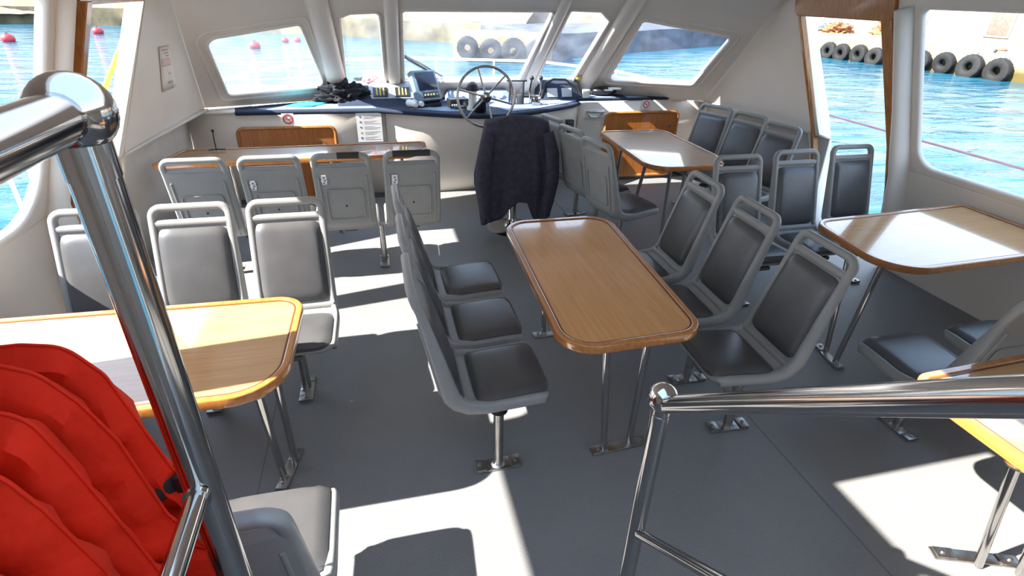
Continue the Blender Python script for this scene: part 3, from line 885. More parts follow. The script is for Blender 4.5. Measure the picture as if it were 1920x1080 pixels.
SH = [
 (1.00, [(-.93, 1.40), (-.664, 1.415), (-.595, 1.405), (-.548, 1.335), (-.522, 1.21), (-.490, 1.06), (-.46, .92), (-.50, .70), (-.92, .70)]),
 (.895, [(-.92, 1.42), (-.640, 1.445), (-.585, 1.42), (-.545, 1.355), (-.510, 1.26), (-.480, 1.06), (-.42, .92), (-.45, .66), (-.92, .66)]),
 (.79, [(-.91, 1.43), (-.610, 1.435), (-.556, 1.415), (-.530, 1.32), (-.490, 1.13), (-.470, 1.02), (-.41, .90), (-.45, .62), (-.90, .62)]),
 (.685, [(-.90, 1.40), (-.60, 1.435), (-.542, 1.40), (-.515, 1.33), (-.480, 1.19), (-.45, 1.02), (-.44, .90), (-.50, .60), (-.89, .60)]),
 (.58, [(-.90, 1.36), (-.60, 1.38), (-.53, 1.34), (-.49, 1.24), (-.455, 1.12), (-.43, .98), (-.42, .88), (-.48, .58), (-.89, .58)])]
JL = ['red life jacket hanging farthest forward, its top edge against the left table',
      'red life jacket second in the bunch, its lower end by the black buckle strap',
      'red life jacket in the middle of the bunch at bottom left',
      'red life jacket second nearest in the bunch at the left edge',
      'red life jacket nearest us in the bunch, filling the bottom left corner']
for i, ((y, o), lab) in enumerate(zip(SH, JL)):
    t = thing('life_jacket', lab, 'life jacket', (-.70, y, .66), math.radians(-4), 'red life jackets hanging in a bunch')
    o = [(p[0]+.70, p[1]-.66) for p in reversed(o)]
    dense = []
    lp = rpoly(o, [.06 if k not in (0, len(o)-1) else .05 for k in range(len(o))], 5)
    for a, b in zip(lp, lp[1:]+lp[:1]):
        k = max(1, int((V(b)-V(a)).length/.03))
        for j in range(k): dense.append(tuple(V(a).lerp(V(b), j/k)))
    obj('padded_body', pillow(dense, .053, 11, i+1), M['red'], t)
    bm = B(); add_tube(bm, [(p[0], 0, p[1]) for p in dense], .0035, 6, True); obj('piping', bm, M['red'], t)
    top = max(p[1] for p in o)
    # hanging loop and waist strap of black webbing
    bm = B(); add_tube(bm, [(-.16, 0, top-.03), (-.155, 0, 1.10), (-.16, .012, 1.142), (-.165, -.012, 1.10), (-.20, 0, top-.04)], .014, 6, squash=(1, .3)); obj('hanging_loop', bm, M['strap'], t)
    xr = max(p[0] for p in o if abs(p[1]-.40) < .12)
    zz = .30 if i else .38
    bm = B()
    add_tube(bm, [(-.2, -.064, zz-.06), (xr-.12, -.066, zz-.02), (xr-.03, -.045, zz), (xr+.012, 0, zz+.01), (xr-.03, .045, zz), (-.2, .064, zz-.05)], .019, 8, squash=(.22, 1))
    st = obj('waist_strap', bm, M['strap'], t)
    bm = B(); add_box(bm, (xr+.012, 0, zz+.01), (.018, .055, .045), .004); obj('buckle', bm, M['black'], st)

# ------------------------------------------------------------------ dashboard
dash = thing('dashboard', 'navy edged dashboard counter curving across under the front windows', 'dashboard', (1.0, 6.1, 0))
def dloc(p): return (p[0]-1.0, p[1]-6.1)
front_edge = [(-1.30, 5.852), (-.7, 5.848), (.04, 5.84)]+[(x, y-.03) for x, y in CURVE[1:-1]]+[(2.27, 6.055)]
top = front_edge+[(2.42, 6.46), (1.0, 6.47), (-.36, 6.47), (-.9, 6.24), (-1.34, 6.03)]
link('counter_top', fill_mesh([dloc(p) for p in top], [], .035, .008, .89), M['navy'], dash)
link('counter_top', fill_mesh([dloc(p) for p in [(2.26, 6.062), (3.43, 6.062), (3.40, 6.09), (2.46, 6.46)]], [], .035, .008, .925), M['navy'], dash)
bm = B(); add_tube(bm, [(*dloc((x, y-.004)), .905) for x, y in front_edge], .022, 10); obj('padded_edge', bm, M['navy'], dash)
bm = B(); add_tube(bm, [(*dloc(p), .945) for p in [(2.28, 6.068), (2.8, 6.068), (3.42, 6.068)]], .018, 10); obj('padded_edge', bm, M['navy'], dash)
for pts in ([(-1.03, 5.865), (.03, 5.858), (-.02, 5.98), (-.22, 6.2), (-.62, 6.22), (-.85, 6.08)],
            [(.34, 5.80), (.72, 5.62), (.86, 5.60), (.9, 5.72), (.5, 5.88)],
            [(1.36, 5.56), (1.62, 5.66), (1.98, 5.88), (2.24, 6.08), (2.36, 6.38), (1.45, 6.36), (1.2, 5.9)]):
    link('counter_panel', fill_mesh([dloc(p) for p in pts], [], .008, .003, .924), M['greyblue'], dash)
for pts in ([(2.36, 6.06), (2.72, 6.06), (2.72, 6.27), (2.48, 6.37)], [(2.86, 6.06), (3.12, 6.06), (3.0, 6.17), (2.86, 6.22)]):
    link('counter_panel', fill_mesh([dloc(p) for p in pts], [], .008, .003, .958), M['greyblue'], dash)
# raised instrument hump on the left of the wheel
def wedge(name, x0, x1, profile, m, taper=.0):
    bm = B(); rings = []
    for x, s in ((x0, taper), (x0+.04, 0), (x1-.04, 0), (x1, taper)):
        rings.append([bm.verts.new((x-1.0, y-6.1, z-(z-.92)*s)) for y, z in profile])
    for a, b in zip(rings, rings[1:]):
        for k in range(len(profile)): bm.faces.new((a[k], a[(k+1) % len(profile)], b[(k+1) % len(profile)], b[k]))
    bm.faces.new(rings[0][::-1]); bm.faces.new(rings[-1])
    return obj(name, bm, m, dash)
wedge('instrument_hump', -.36, .62, [(5.93, .92), (6.03, .955), (6.19, 1.06), (6.26, 1.085), (6.42, 1.08), (6.44, .92)], M['navy'], .55)
pod = wedge('instrument_pod', -.05, .46, [(6.07, .98), (6.20, 1.09), (6.27, 1.115), (6.40, 1.10), (6.41, .98)], M['podgrey'], .25)
def on_slope(name, x, f, w, h, t, m, parent, y0=6.07, z0=.98, y1=6.20, z1=1.09):
    p = lerp((0, y0, z0), (0, y1, z1), f); a = math.atan2(z1-z0, y1-y0)
    bm = B(); add_box(bm, (0, 0, 0), (w, h, t), .003)
    bmesh.ops.rotate(bm, cent=(0, 0, 0), matrix=Matrix.Rotation(a, 3, 'X'), verts=bm.verts)
    bmesh.ops.translate(bm, vec=(x-1.0, p.y-6.1, p.z), verts=bm.verts)
    return obj(name, bm, m, parent)
for x in (.08, .31):
    on_slope('gauge', x, .5, .15, .12, .02, M['black'], pod)
    for k in (-.035, .0, .035): on_slope('gauge_slot', x+k, .52, .014, .095, .026, M['sponge'], pod)
wedge('instrument_hump', .78, 1.52, [(6.12, .92), (6.24, 1.01), (6.42, 1.03), (6.44, .92)], M['greyblue'], .5)
pod = wedge('instrument_pod', 1.84, 2.34, [(6.12, .93), (6.20, 1.07), (6.30, 1.13), (6.40, 1.11), (6.42, .93)], M['navy'], .5)
for x in (1.98, 2.15):
    on_slope('gauge', x, .55, .12, .10, .02, M['podgrey'], pod, 6.12, .93, 6.20, 1.07)
bm = B(); add_tube(bm, [(x-1, y-6.1, z) for x, y, z in [(1.84, 6.14, .96), (1.9, 6.2, 1.10), (2.0, 6.22, 1.145), (2.15, 6.22, 1.14), (2.28, 6.18, 1.05), (2.33, 6.15, .96)]], .014, 8)
obj('pod_hood', bm, M['black'], dash)
for k, x in enumerate((.92, 1.02, 1.14, 1.26, 1.38)):
    bm = B(); add_lathe(bm, [(.032, 0), (.036, .01), (.036, .022), (.03, .026)], 18)
    bmesh.ops.rotate(bm, cent=(0, 0, 0), matrix=Matrix.Rotation(math.radians(55), 3, 'X'), verts=bm.verts)
    bmesh.ops.translate(bm, vec=(x-1, .085, .98), verts=bm.verts); gg = obj('round_gauge', bm, M['white'], dash)
# white grab recess, dark vent
# -- steering wheel
sw = thing('steering_wheel', 'large steel spoked steering wheel standing upright at the dashboard', 'steering wheel', (1.04, 5.27, 1.12))
tilt = Matrix.Rotation(math.radians(-6), 3, 'X')
bm = B(); add_tube(bm, [tilt @ V((.272*math.cos(2*PI*k/48), 0, .272*math.sin(2*PI*k/48))) for k in range(48)], .0135, 12, True); obj('rim', bm, M['steel_dull'], sw)
for k in range(6):
    a = math.radians(45+60*k)
    bm = B(); add_tube(bm, [tilt @ V((.04*math.cos(a), -.005, .04*math.sin(a))), tilt @ V((.15*math.cos(a), .012, .15*math.sin(a))), tilt @ V((.266*math.cos(a), 0, .266*math.sin(a)))], .0095, 10)
    obj('spoke', bm, M['steel_dull'], sw)
bm = B(); add_lathe(bm, [(.02, -.03), (.048, -.022), (.056, 0), (.05, .03), (.03, .05)], 24, axis='Y'); obj('hub', bm, M['steel'], sw)
bm = B(); add_tube(bm, [(0, .03, 0), (0, .16, -.06), (0, .33, -.17)], [.028, .034, .07], 16); obj('column', bm, M['black'], sw)
# -- chart plotter
cp = thing('chart_plotter', 'tilted chart plotter with dark screen standing on the dashboard', 'plotter', (.58, 5.88, .925), math.radians(26))
R_ = Matrix.Rotation(math.radians(-28), 3, 'X')
def cpb(name, c, s, m, parent=cp, bev=.008):
    bm = B(); add_box(bm, (0, 0, 0), s, bev); bmesh.ops.translate(bm, vec=c, verts=bm.verts)
    bmesh.ops.rotate(bm, cent=(0, 0, 0), matrix=R_, verts=bm.verts); bmesh.ops.translate(bm, vec=(0, 0, .06), verts=bm.verts)
    return obj(name, bm, m, parent)
cs = cpb('case', (0, .03, .165), (.285, .075, .31), M['plotter'])
cpb('screen', (.008, -.010, .205), (.22, .006, .185), M['screen'], cs, .002)
cpb('keypad', (.02, -.010, .062), (.19, .006, .06), M['black'], cs, .002)
for k in range(5): cpb('button', (-.05+.035*k, -.014, .062), (.02, .006, .02), M['sponge'] if k % 2 else M['podgrey'], cs, .002)
bm = B(); add_box(bm, (0, .05, .02), (.24, .13, .04), .006); add_box(bm, (-.13, .06, .07), (.012, .05, .12), .003); add_box(bm, (.13, .06, .07), (.012, .05, .12), .003)
obj('bracket', bm, M['black'], cp)
# -- other things on the dashboard
t = thing('compass', 'white compass with black cap seen through the steering wheel', 'compass', (.985, 5.70, .925))
bm = B(); add_lathe(bm, [(.06, 0), (.06, .02), (.042, .05), (.042, .17), (.05, .19)], 24); obj('stand', bm, M['white'], t)
bm = B(); add_lathe(bm, [(.066, .19), (.07, .21), (.055, .25), (.02, .272), (.002, .275)], 24); obj('cap', bm, M['black'], t)
t = thing('throttle_control', 'steel and black throttle lever unit on the dashboard right of the wheel', 'throttle', (1.70, 5.90, .93))
bm = B(); add_box(bm, (0, 0, .05), (.10, .14, .10), .02); obj('housing', bm, M['steel'], t)
for s in (-1, 1):
    bm = B(); add_tube(bm, [(s*.055, 0, .06), (s*.062, -.01, .15), (s*.05, -.03, .26)], .010, 10); lv = obj('lever', bm, M['steel'], t)
    bm = B(); add_ball(bm, (s*.05, -.032, .275), .024, 16); obj('knob', bm, M['black'], lv)
t = thing('handset_holder', 'black open frame holder on the dashboard just right of the wheel', 'holder', (1.50, 5.93, .932))
bm = B(); add_box(bm, (-.075, 0, .12), (.014, .05, .24), .003); add_box(bm, (.075, 0, .12), (.014, .05, .24), .003); add_box(bm, (0, 0, .24), (.22, .05, .014), .003); obj('frame', bm, M['black'], t)
bm = B(); add_box(bm, (-.03, 0, .045), (.05, .05, .09), .006); add_box(bm, (.035, 0, .05), (.05, .05, .10), .006); obj('handset', bm, M['dark_metal'], t)
t = thing('vhf_radio', 'black radio box with coiled cord between the chart plotter and the wheel', 'radio', (.85, 5.83, .93), math.radians(10))
bm = B(); add_box(bm, (0, 0, .045), (.20, .13, .09), .008); obj('radio_body', bm, M['black'], t)
bm = B(); add_box(bm, (.03, -.066, .055), (.09, .006, .04), .001); obj('display', bm, M['screen'], t)
for k in range(3):
    bm = B(); add_lathe(bm, [(.012, 0), (.012, -.016), (.009, -.018)], 12, (-.075+.022*k, -.064, .03), 'Y'); obj('knob', bm, M['podgrey'], t)
bm = B(); add_tube(bm, [(.10, -.02, .03)]+[(.12+.012*math.cos(k*.9), -.02-.004*k, .014+.010*math.sin(k*.9)) for k in range(24)], .004, 6); obj('cord', bm, M['black'], t)
bm = B(); add_box(bm, (-.02, -.10, .014), (.10, .05, .028), .008); obj('microphone', bm, M['dark_metal'], t)
t = thing('binoculars', 'pale binoculars standing on the light dashboard panel before the chart plotter', 'binoculars', (.42, 5.84, .933), .5)
for sx in (-.036, .036):
    bm = B(); add_lathe(bm, [(.022, -.07), (.026, -.06), (.03, .0), (.036, .05), (.036, .075), (.03, .076)], 16, (sx, 0, .037), 'Y'); obj('barrel', bm, M['white'], t)
bm = B(); add_box(bm, (0, -.01, .045), (.05, .05, .02), .006); obj('bridge', bm, M['black'], t)
def sheet(name, label, cat, pts, z, m, t=.004):
    c = V((sum(p[0] for p in pts)/len(pts), sum(p[1] for p in pts)/len(pts)))
    me = fill_mesh([(p[0]-c.x, p[1]-c.y) for p in pts], [], t, 0, 0)
    o = link(name, me, m, None, False, (c.x, c.y, z)); return tag(o, label, cat)
sheet('folder', 'bright cyan folder lying on the left end of the dashboard', 'folder', [(-.86, 5.98), (-.60, 5.96), (-.42, 6.17), (-.70, 6.20)], .9335, M['cyan'], .012)
sheet('paper_sheet', 'white paper beside the cyan folder on the dashboard', 'paper', [(-.56, 5.97), (-.30, 6.0), (-.29, 6.08), (-.47, 6.09)], .9335, M['paper'], .003)
sheet('paper_sheet', 'white paper lying on the light blue dashboard right of the wheel', 'paper', [(1.78, 5.86), (1.98, 5.96), (2.06, 6.1), (1.84, 6.1)], .9335, M['paper'], .003)
t = thing('radio_bag', 'black bag with white papers on the dashboard by the right window post', 'bag', (2.62, 6.20, .965))
bm = B(); add_ball(bm, (0, 0, .05), .12, 18, (1.3, .7, .45)); obj('bag_body', bm, M['black'], t)
bm = B(); add_box(bm, (.10, -.05, .085), (.15, .07, .02), .004); add_box(bm, (.02, -.06, .07), (.10, .06, .015), .004); obj('paper_roll', bm, M['paper'], t)
o = tag(obj('sponge', (lambda b: (add_ball(b, (0, 0, 0), .045, 14, (1, .8, .9)), b)[1])(B()), M['sponge']), 'small yellow sponge wedged at the right window post', 'sponge'); o.location = (2.31, 6.24, 1.165)
t = thing('white_cup', 'small white cup at the right end of the instrument pod', 'cup', (2.36, 6.10, .96))
bm = B(); add_lathe(bm, [(.035, 0), (.045, .08), (.046, .085), (.04, .084), (.03, .01)], 18); obj('cup_body', bm, M['white'], t)
bm = B(); add_tube(bm, [(.04, 0, .065), (.065, 0, .06), (.065, 0, .03), (.036, 0, .02)], .006, 8); obj('handle', bm, M['white'], t)
# crumpled cloths below the left front windows
def crumple(name, label, c, size, m, seed, amp=.35):
    bm = B(); q = bmesh.ops.create_icosphere(bm, subdivisions=5, radius=1)
    for v in q['verts']:
        p = v.co.copy()
        f = 1+amp*noise.noise(p*2.2+V((seed, 0, 0)))+amp*.7*noise.noise(p*5+V((0, seed, 0)))+amp*.35*noise.noise(p*11)
        v.co = V((p.x*size[0]*f, p.y*size[1]*f, max(-.25, p.z*f)*size[2]))
    zmin = min(v.co.z for v in bm.verts)
    bmesh.ops.translate(bm, vec=(0, 0, -zmin), verts=bm.verts)
    o = obj(name, bm, m); o.location = c
    return tag(o, label, 'cloth')
crumple('cloth_bundle', 'dark navy crumpled cloth bundle at the left of the dashboard', (-.30, 6.17, .962), (.25, .12, .13), M['bundle'], 3, .5)
crumple('cloth_bundle', 'small dark cloth bundle behind the left instrument pod', (.12, 6.42, 1.08), (.30, .035, .06), M['bundle'], 9, .4)
crumple('pink_cloth', 'pale pink crumpled cloth in the left front window corner', (.05, 6.36, 1.11), (.13, .04, .085), M['pink'], 5, .3)

# ------------------------------------------------------------------ helm seat with a jacket over it
t = thing('helm_seat', 'helm seat on a round steel foot, hidden under the dark jacket', 'seat', (1.19, 4.74, 0))
bm = B(); add_lathe(bm, [(.235, 0), (.235, .006), (.21, .014), (.075, .03), (.05, .06), (.04, .11), (.038, .50), (.06, .52)], 40); obj('pedestal', bm, M['steel'], t)
bm = B(); add_box(bm, (0, .10, .55), (.42, .40, .06), .02); obj('seat_pan', bm, M['dark_metal'], t)
bm = B(); add_box(bm, (0, -.045, .79), (.42, .05, .44), .02); obj('backrest', bm, M['vinyl'], t)
bm = B(); nt_, nz = 96, 30; g = []
for i in range(nz+1):
    f = i/nz; row = []
    for k in range(nt_):
        a = 2*PI*k/nt_
        ca, sa = math.cos(a), math.sin(a)
        zb = .12+.10*math.exp(-((ca-.02)/.10)**2)*(1 if sa < 0 else .6)+.03*math.sin(3*a+1)
        if sa < 0: zb += .10*math.exp(-((ca-.05)/.22)**2)
        if sa > 0: zb += .12
        z = 1.045-(1.045-zb)*max(0, (f-.10)/.90)
        w = .27+.095*min(1, max(0, (1.045-z)/.5)); dpt = .075+.05*min(1, max(0, (1.045-z)/.55))
        if z < .45: w -= .05*(.45-z)/.33
        cap = math.sin(min(1, f/.13)*PI/2)
        if f < .13: z = 1.03+.03*math.cos(min(1, f/.13)*PI/2)-.03*min(1, f/.13)
        fold = 1+(.17*math.sin(9*a+2.2*f+.6)+.07*math.sin(17*a-3*f)+.05*math.sin(5*a+4*f))*min(1, f*1.3)*.75
        pw = .55
        sx = math.copysign(abs(ca)**pw, ca); sy = math.copysign(abs(sa)**pw, sa)
        row.append(bm.verts.new((sx*w*cap*(1+.25*(fold-1)), -.04+sy*dpt*cap*fold, z+.006*noise.noise(V((ca*3, sa*3, f*6))))))
    g.append(row)
for i in range(nz):
    for k in range(nt_): bm.faces.new((g[i][k], g[i][(k+1) % nt_], g[i+1][(k+1) % nt_], g[i+1][k]))
bm.faces.new(g[0])
jk = thing('jacket', 'dark navy jacket draped over the helm seat back, hanging almost to the floor', 'jacket', (1.20, 4.73, 0))
o = obj('body', bm, M['jacket'], jk); md = o.modifiers.new('t', 'SOLIDIFY'); md.thickness = .008; md.offset = 1
for s in (-1, 1):
    bm = B(); x0 = s*.31
    add_tube(bm, [(x0*.85, -.12, .93), (x0*.98, -.16, .75), (x0*1.02, -.165, .52), (x0*.93, -.15, .30), (x0*.86, -.13, .17)], [.05, .062, .064, .056, .05], 14, squash=(1, .6))
    for v in bm.verts: v.co += V((.008*noise.noise(v.co*9), .010*noise.noise(v.co*11+V((3, 0, 0))), 0))
    sl = obj('sleeve', bm, M['jacket'], jk)

# ------------------------------------------------------------------ notices and fittings on the bulkhead
def quadsheet(bm, x0, x1, z0, z1, y, t=.002): add_box(bm, ((x0+x1)/2, y, (z0+z1)/2), (x1-x0, t, z1-z0))
t = thing('notice_sheet', 'white paper notice with a column of small pictograms below the dashboard', 'notice', (-.06, 5.824, .60))
bm = B(); quadsheet(bm, -.125, .125, 0, .29, 0); obj('paper', bm, M['paper'], t, False)
for k, mm in enumerate(('grey_ink', 'grey_ink', 'grey_ink', 'yellow_ink', 'blue_ink')):
    bm = B(); add_lathe(bm, [(.010, -.0022), (.010, -.0012)], 12, (-.085, 0, .255-.053*k), 'Y'); obj('pictogram', bm, M[mm], t)
    bm = B()
    for j in range(3): quadsheet(bm, -.055, .10-.03*((k+j) % 3), .263-.053*k-.013*j, .2655-.053*k-.013*j, -.0015, .001)
    o = obj('text_line', bm, M['faint_ink'], t, False)
def no_smoking(label, x, y, z, r):
    t = thing('no_smoking_sign', label, 'sign', (x, y, z))
    bm = B(); quadsheet(bm, -r*1.15, r*1.15, -r*1.15, r*1.15, 0); obj('backing', bm, M['paper'], t, False)
    bm = B(); add_tube(bm, [(r*.86*math.cos(a), -.0025, r*.86*math.sin(a)) for a in [2*PI*k/28 for k in range(28)]], r*.13, 6, True, squash=(1, 1)); 
    add_tube(bm, [(-r*.62, -.0025, r*.62), (r*.62, -.0025, -r*.62)], r*.12, 6); 
    for v in bm.verts: v.co.y = -.0025+(v.co.y+.0025)*.12
    obj('ring_and_bar', bm, M['red_ink'], t)
    bm = B(); add_box(bm, (-.1*r, -.0018, 0), (r*.85, .001, r*.17)); add_tube(bm, [(r*.35, -.0018, r*.1), (r*.45, -.0018, r*.28), (r*.38, -.0018, r*.42)], r*.05, 5)
    obj('cigarette', bm, M['grey_ink'], t)
no_smoking('round red no smoking sign above the left orange door panel', -.83, 5.824, .845, .048)
no_smoking('round red no smoking sign above the right orange door', 3.10, 6.045, .885, .042)
t = thing('notice_sheet', 'white paper notice stuck on the right orange door', 'notice', (3.30, 6.017, .56))
bm = B(); quadsheet(bm, -.11, .11, 0, .20, 0); obj('paper', bm, M['paper'], t, False)
bm = B()
for k in range(3): add_box(bm, (-.06, -.0018, .165-.035*k), (.035, .001, .014))
obj('pictogram', bm, M['blue_ink'], t, False)
bm = B()
for k in range(6): quadsheet(bm, -.02, .08-.02*(k % 3), .165-.02*k, .168-.02*k, -.0015, .001)
obj('text_line', bm, M['grey_ink'], t, False)
t = thing('grab_handle', 'grey metal grab handle on the white panel beside the right orange door', 'handle', (2.47, 6.055, .79))
bm = B(); add_tube(bm, [(-.09, 0, .02), (-.09, -.06, .03), (.0, -.075, .03), (.09, -.06, .03), (.09, 0, .02)], .014, 10); add_tube(bm, [(-.09, -.03, .0), (-.06, -.045, -.03), (.04, -.045, -.03), (.09, -.02, 0)], .010, 8); obj('grip', bm, M['steel_dull'], t)
bm = B(); add_box(bm, (0, -.004, .0), (.24, .008, .09), .003); obj('back_plate', bm, M['white'], t)
t = thing('air_vent', 'small black vent square in the white bulkhead right of the helm seat', 'vent', (2.13, 5.925, .685))
bm = B(); add_box(bm, (0, 0, 0), (.085, .06, .14), .006); obj('vent_frame', bm, M['black'], t)
for k in range(4): box_obj('louvre', (0, -.031, -.045+.03*k), (.065, .006, .012), M['dark_metal'], t, .002)
t = thing('table_hook', 'small thin black bracket standing on the left end of the long tan table', 'bracket', (-1.33, 5.05, .752))
bm = B(); add_tube(bm, [(0, 0, .0), (0, 0, .09), (.005, 0, .16)], .005, 8); obj('stem', bm, M['black'], t)
bm = B(); add_tube(bm, [(-.06, 0, .006), (0, 0, .012), (.07, .01, .006)], .006, 8); add_ball(bm, (.005, 0, .165), .013, 10); obj('foot', bm, M['black'], t)
# faded stickers on the left liner by the door
m_ = frame((-1.655, 5.06, 1.22), (.0, 1, 0), (.13, 0, 1))
st_a = V((XL(1.35), 4.62, 1.30))
t = thing('wall_sticker', 'faded pinkish printed notice on the white liner beside the left door', 'sticker', (-1.585, 4.73, 1.16))
def liner_pt(s, t_):
    e0 = lerp(onface(FLp, (-1.38, 4.90, 2.05)), onface(FLp, (-1.57, 5.92, .90)), s); e1 = lerp((XL(2.05), 4.76, 2.05), (XL(.88), 4.33, .88), s)
    return e0*(1-t_)+e1*t_+V((-.03, .03, 0))*math.sin(PI*t_)
def liner_patch(name, s0, s1, t0, t1, m, parent, off=.006):
    bm = B(); g = []
    for i in range(5):
        g.append([bm.verts.new(liner_pt(s0+(s1-s0)*i/4, t0+(t1-t0)*j/4)+V((off, -off, .0))-V(t.location)) for j in range(5)])
    for i in range(4):
        for j in range(4): bm.faces.new((g[i][j], g[i][j+1], g[i+1][j+1], g[i+1][j]))
    o = obj(name, bm, m, parent); md = o.modifiers.new('t', 'SOLIDIFY'); md.thickness = .002; return o
liner_patch('paper', .42, .72, .30, .50, M['gelcoat'], t)
liner_patch('print_block', .50, .55, .32, .48, M['faint_pink'], t, .0085)
for k in range(3):
    liner_patch('print_line', .44+.02*k, .447+.02*k, .34, .45-.03*k, M['faint_ink'], t, .0085)
liner_patch('print_line', .60, .612, .34, .38, M['faint_pink'], t, .0085)
liner_patch('print_line', .66, .675, .34, .40, M['faint_ink'], t, .0085)
# ------------------------------------------------------------------ outside: boat, water, harbour
bm = B(); bmesh.ops.create_grid(bm, x_segments=1, y_segments=1, size=400)
w = obj('harbour_water', bm, M['water'], None, False); w.location = (0, 0, -.9)
tag(w, 'blue rippled harbour water seen through every window', 'water', kind='stuff')
# hull and side decks
fd = thing('boat_deck', 'white outer deck and bow of the boat beyond the front windows', 'deck', (1.05, 6.5, 0))
def dk(name, pts, z, t, m=M['hull']):
    return link(name, fill_mesh([(p[0]-1.05, p[1]-6.5) for p in pts], [], t, .01, z), m, fd)
dk('fore_deck', [(-1.9, 6.0), (-.45, 6.62), (2.55, 6.62), (4.0, 6.0), (3.6, 8.2), (2.6, 9.2), (-.5, 9.2), (-1.5, 8.2)], .66, .06)
dk('side_deck', [(-2.62, -1.2), (-2.02, -1.2), (-2.02, 6.2), (-2.4, 6.2)], -.06, .05)
dk('side_deck', [(4.28, -1.2), (4.86, -1.2), (4.64, 6.2), (4.28, 6.2)], -.06, .05)
dk('hull_side', [(-2.62, -1.2), (-2.56, -1.2), (-1.85, 7.2), (-.4, 9.2), (2.5, 9.2), (4.0, 7.2), (4.80, -1.2), (4.86, -1.2), (4.06, 7.25), (2.52, 9.26), (-.42, 9.26), (-1.91, 7.25)], -.95, .85)
dk('bow_side', [(-1.9, 6.0), (-1.5, 8.2), (-.5, 9.2), (2.6, 9.2), (3.6, 8.2), (4.0, 6.0), (3.9, 6.0), (3.5, 8.15), (2.55, 9.1), (-.45, 9.1), (-1.4, 8.15), (-1.8, 6.0)], -.10, .76)
br = thing('bow_rail', 'white painted guard rail around the bow seen through the front windows', 'rail', (1.05, 8.4, .72))
def brt(name, pts, r, m=M['hull']):
    bm = B(); add_tube(bm, [(p[0]-1.05, p[1]-8.4, p[2]-.72) for p in pts], r, 8); return obj(name, bm, m, br)
brt('top_tube', [(-1.75, 6.9, 1.0), (-1.5, 7.8, 1.04), (-.6, 8.9, 1.06), (1.0, 9.1, 1.06), (2.6, 8.95, 1.04), (3.5, 7.9, 1.02), (3.8, 6.9, 1.0)], .018)
for x, y in ((-1.5, 7.8), (-.6, 8.9), (.2, 9.02), (1.0, 9.1), (1.9, 9.0), (2.6, 8.95), (3.5, 7.9)):
    brt('stanchion', [(x, y, .70), (x, y, 1.04)], .015)
brt('cleat_hoop', [(-1.66, 7.2, .71), (-1.66, 7.2, .86), (-1.62, 7.2, .9), (-1.55, 7.2, .86), (-1.55, 7.2, .71)], .014)
brt('cleat_hoop', [(-1.0, 7.6, .71), (-1.0, 7.6, .82), (-.8, 7.6, .84), (-.8, 7.6, .71)], .014)
t = thing('anchor_winch', 'pale clutter of winch and fittings on the bow behind the wheel', 'winch', (1.9, 7.7, .72))
bm = B(); add_lathe(bm, [(.12, 0), (.12, .03), (.06, .06), (.06, .14), (.09, .17), (.09, .19)], 20); obj('drum', bm, M['steel'], t)
bm = B(); add_box(bm, (-.25, 0, .07), (.28, .2, .14), .02); add_box(bm, (.28, .05, .05), (.2, .24, .10), .02); obj('motor_box', bm, M['white'], t)
def lifeline(label, pts, post, grp):
    t = thing('side_rail', label, 'rail', pts[0]); p0 = V(pts[0])
    bm = B(); add_tube(bm, [V(p)-p0 for p in pts], .011, 8); obj('top_wire', bm, M['pink'] if grp else M['hull'], t)
    for p in post:
        bm = B(); add_tube(bm, [V((p[0], p[1], -.01))-p0, V(p)-p0], .014, 8); obj('stanchion', bm, M['hull'], t)
lifeline('thin pinkish side rail outside the right door and window', [(4.70, -.5, .93), (4.70, 2.0, .93), (4.70, 4.2, .935), (4.62, 6.0, .96)], [(4.70, 1.6, .93), (4.62, 5.9, .955)], True)
lifeline('white side rail outside the left window and door', [(-2.40, .5, .92), (-2.40, 3.0, .92), (-2.38, 5.0, .92), (-2.1, 6.6, .95)], [(-2.39, 4.18, .92), (-2.38, 4.40, .92), (-2.36, 5.35, .92)], False)
o = tag(tube_obj('mooring_rope', [(-2.37, 5.62, .93), (-2.38, 5.9, 1.10), (-2.38, 6.2, 1.24), (-2.40, 6.75, 1.47), (-2.30, 7.4, 1.75)], .022, M['yellow_rope'], None, 10), 'yellow rope slanting past the left door opening', 'rope')
t = thing('wiper', 'black windscreen wiper across the lower left of the centre window', 'wiper', (.32, 6.12, 1.40))
bm = B(); add_tube(bm, [(.0, -.05, .015), (.2, .09, -.09), (.44, .27, -.24), (.60, .38, -.35)], .011, 8); obj('arm', bm, M['black'], t)
bm = B(); add_tube(bm, [(.02, -.01, -.01), (.18, .11, -.11), (.34, .22, -.21)], .014, 8); obj('blade', bm, M['black'], t)
for p in (-.02, ):
    bm = B(); add_ball(bm, (.60, .40, -.36), .025, 12); obj('pivot', bm, M['dark_metal'], t)

# buoys
def buoy(x, y, r, label, top=None, low=None):
    t = thing('mooring_buoy', label, 'buoy', (x, y, -.9), 0, 'red mooring buoys on the water')
    bm = B(); add_ball(bm, (0, 0, r*.45), r, 20, (1, 1, .85)); obj('float', bm, M[top or 'buoy'], t)
    bm = B(); add_lathe(bm, [(r*.13, r*1.2), (r*.13, r*1.36), (r*.22, r*1.38), (r*.22, r*1.45)], 12); obj('ring_mount', bm, M['dark_metal'], t)
buoy(-17.75, 35.4, .30, 'red mooring buoy nearest the left edge of the picture')
buoy(-15.86, 41.2, .30, 'red mooring buoy seen through the left door opening')
buoy(-5.65, 32.6, .27, 'red mooring buoy seen through the left slanted window, larger of three')
buoy(-4.62, 36.4, .2, 'small red mooring buoy in the left slanted window, left of a pair')
buoy(-4.02, 37.0, .2, 'small red mooring buoy in the left slanted window, right of a pair')

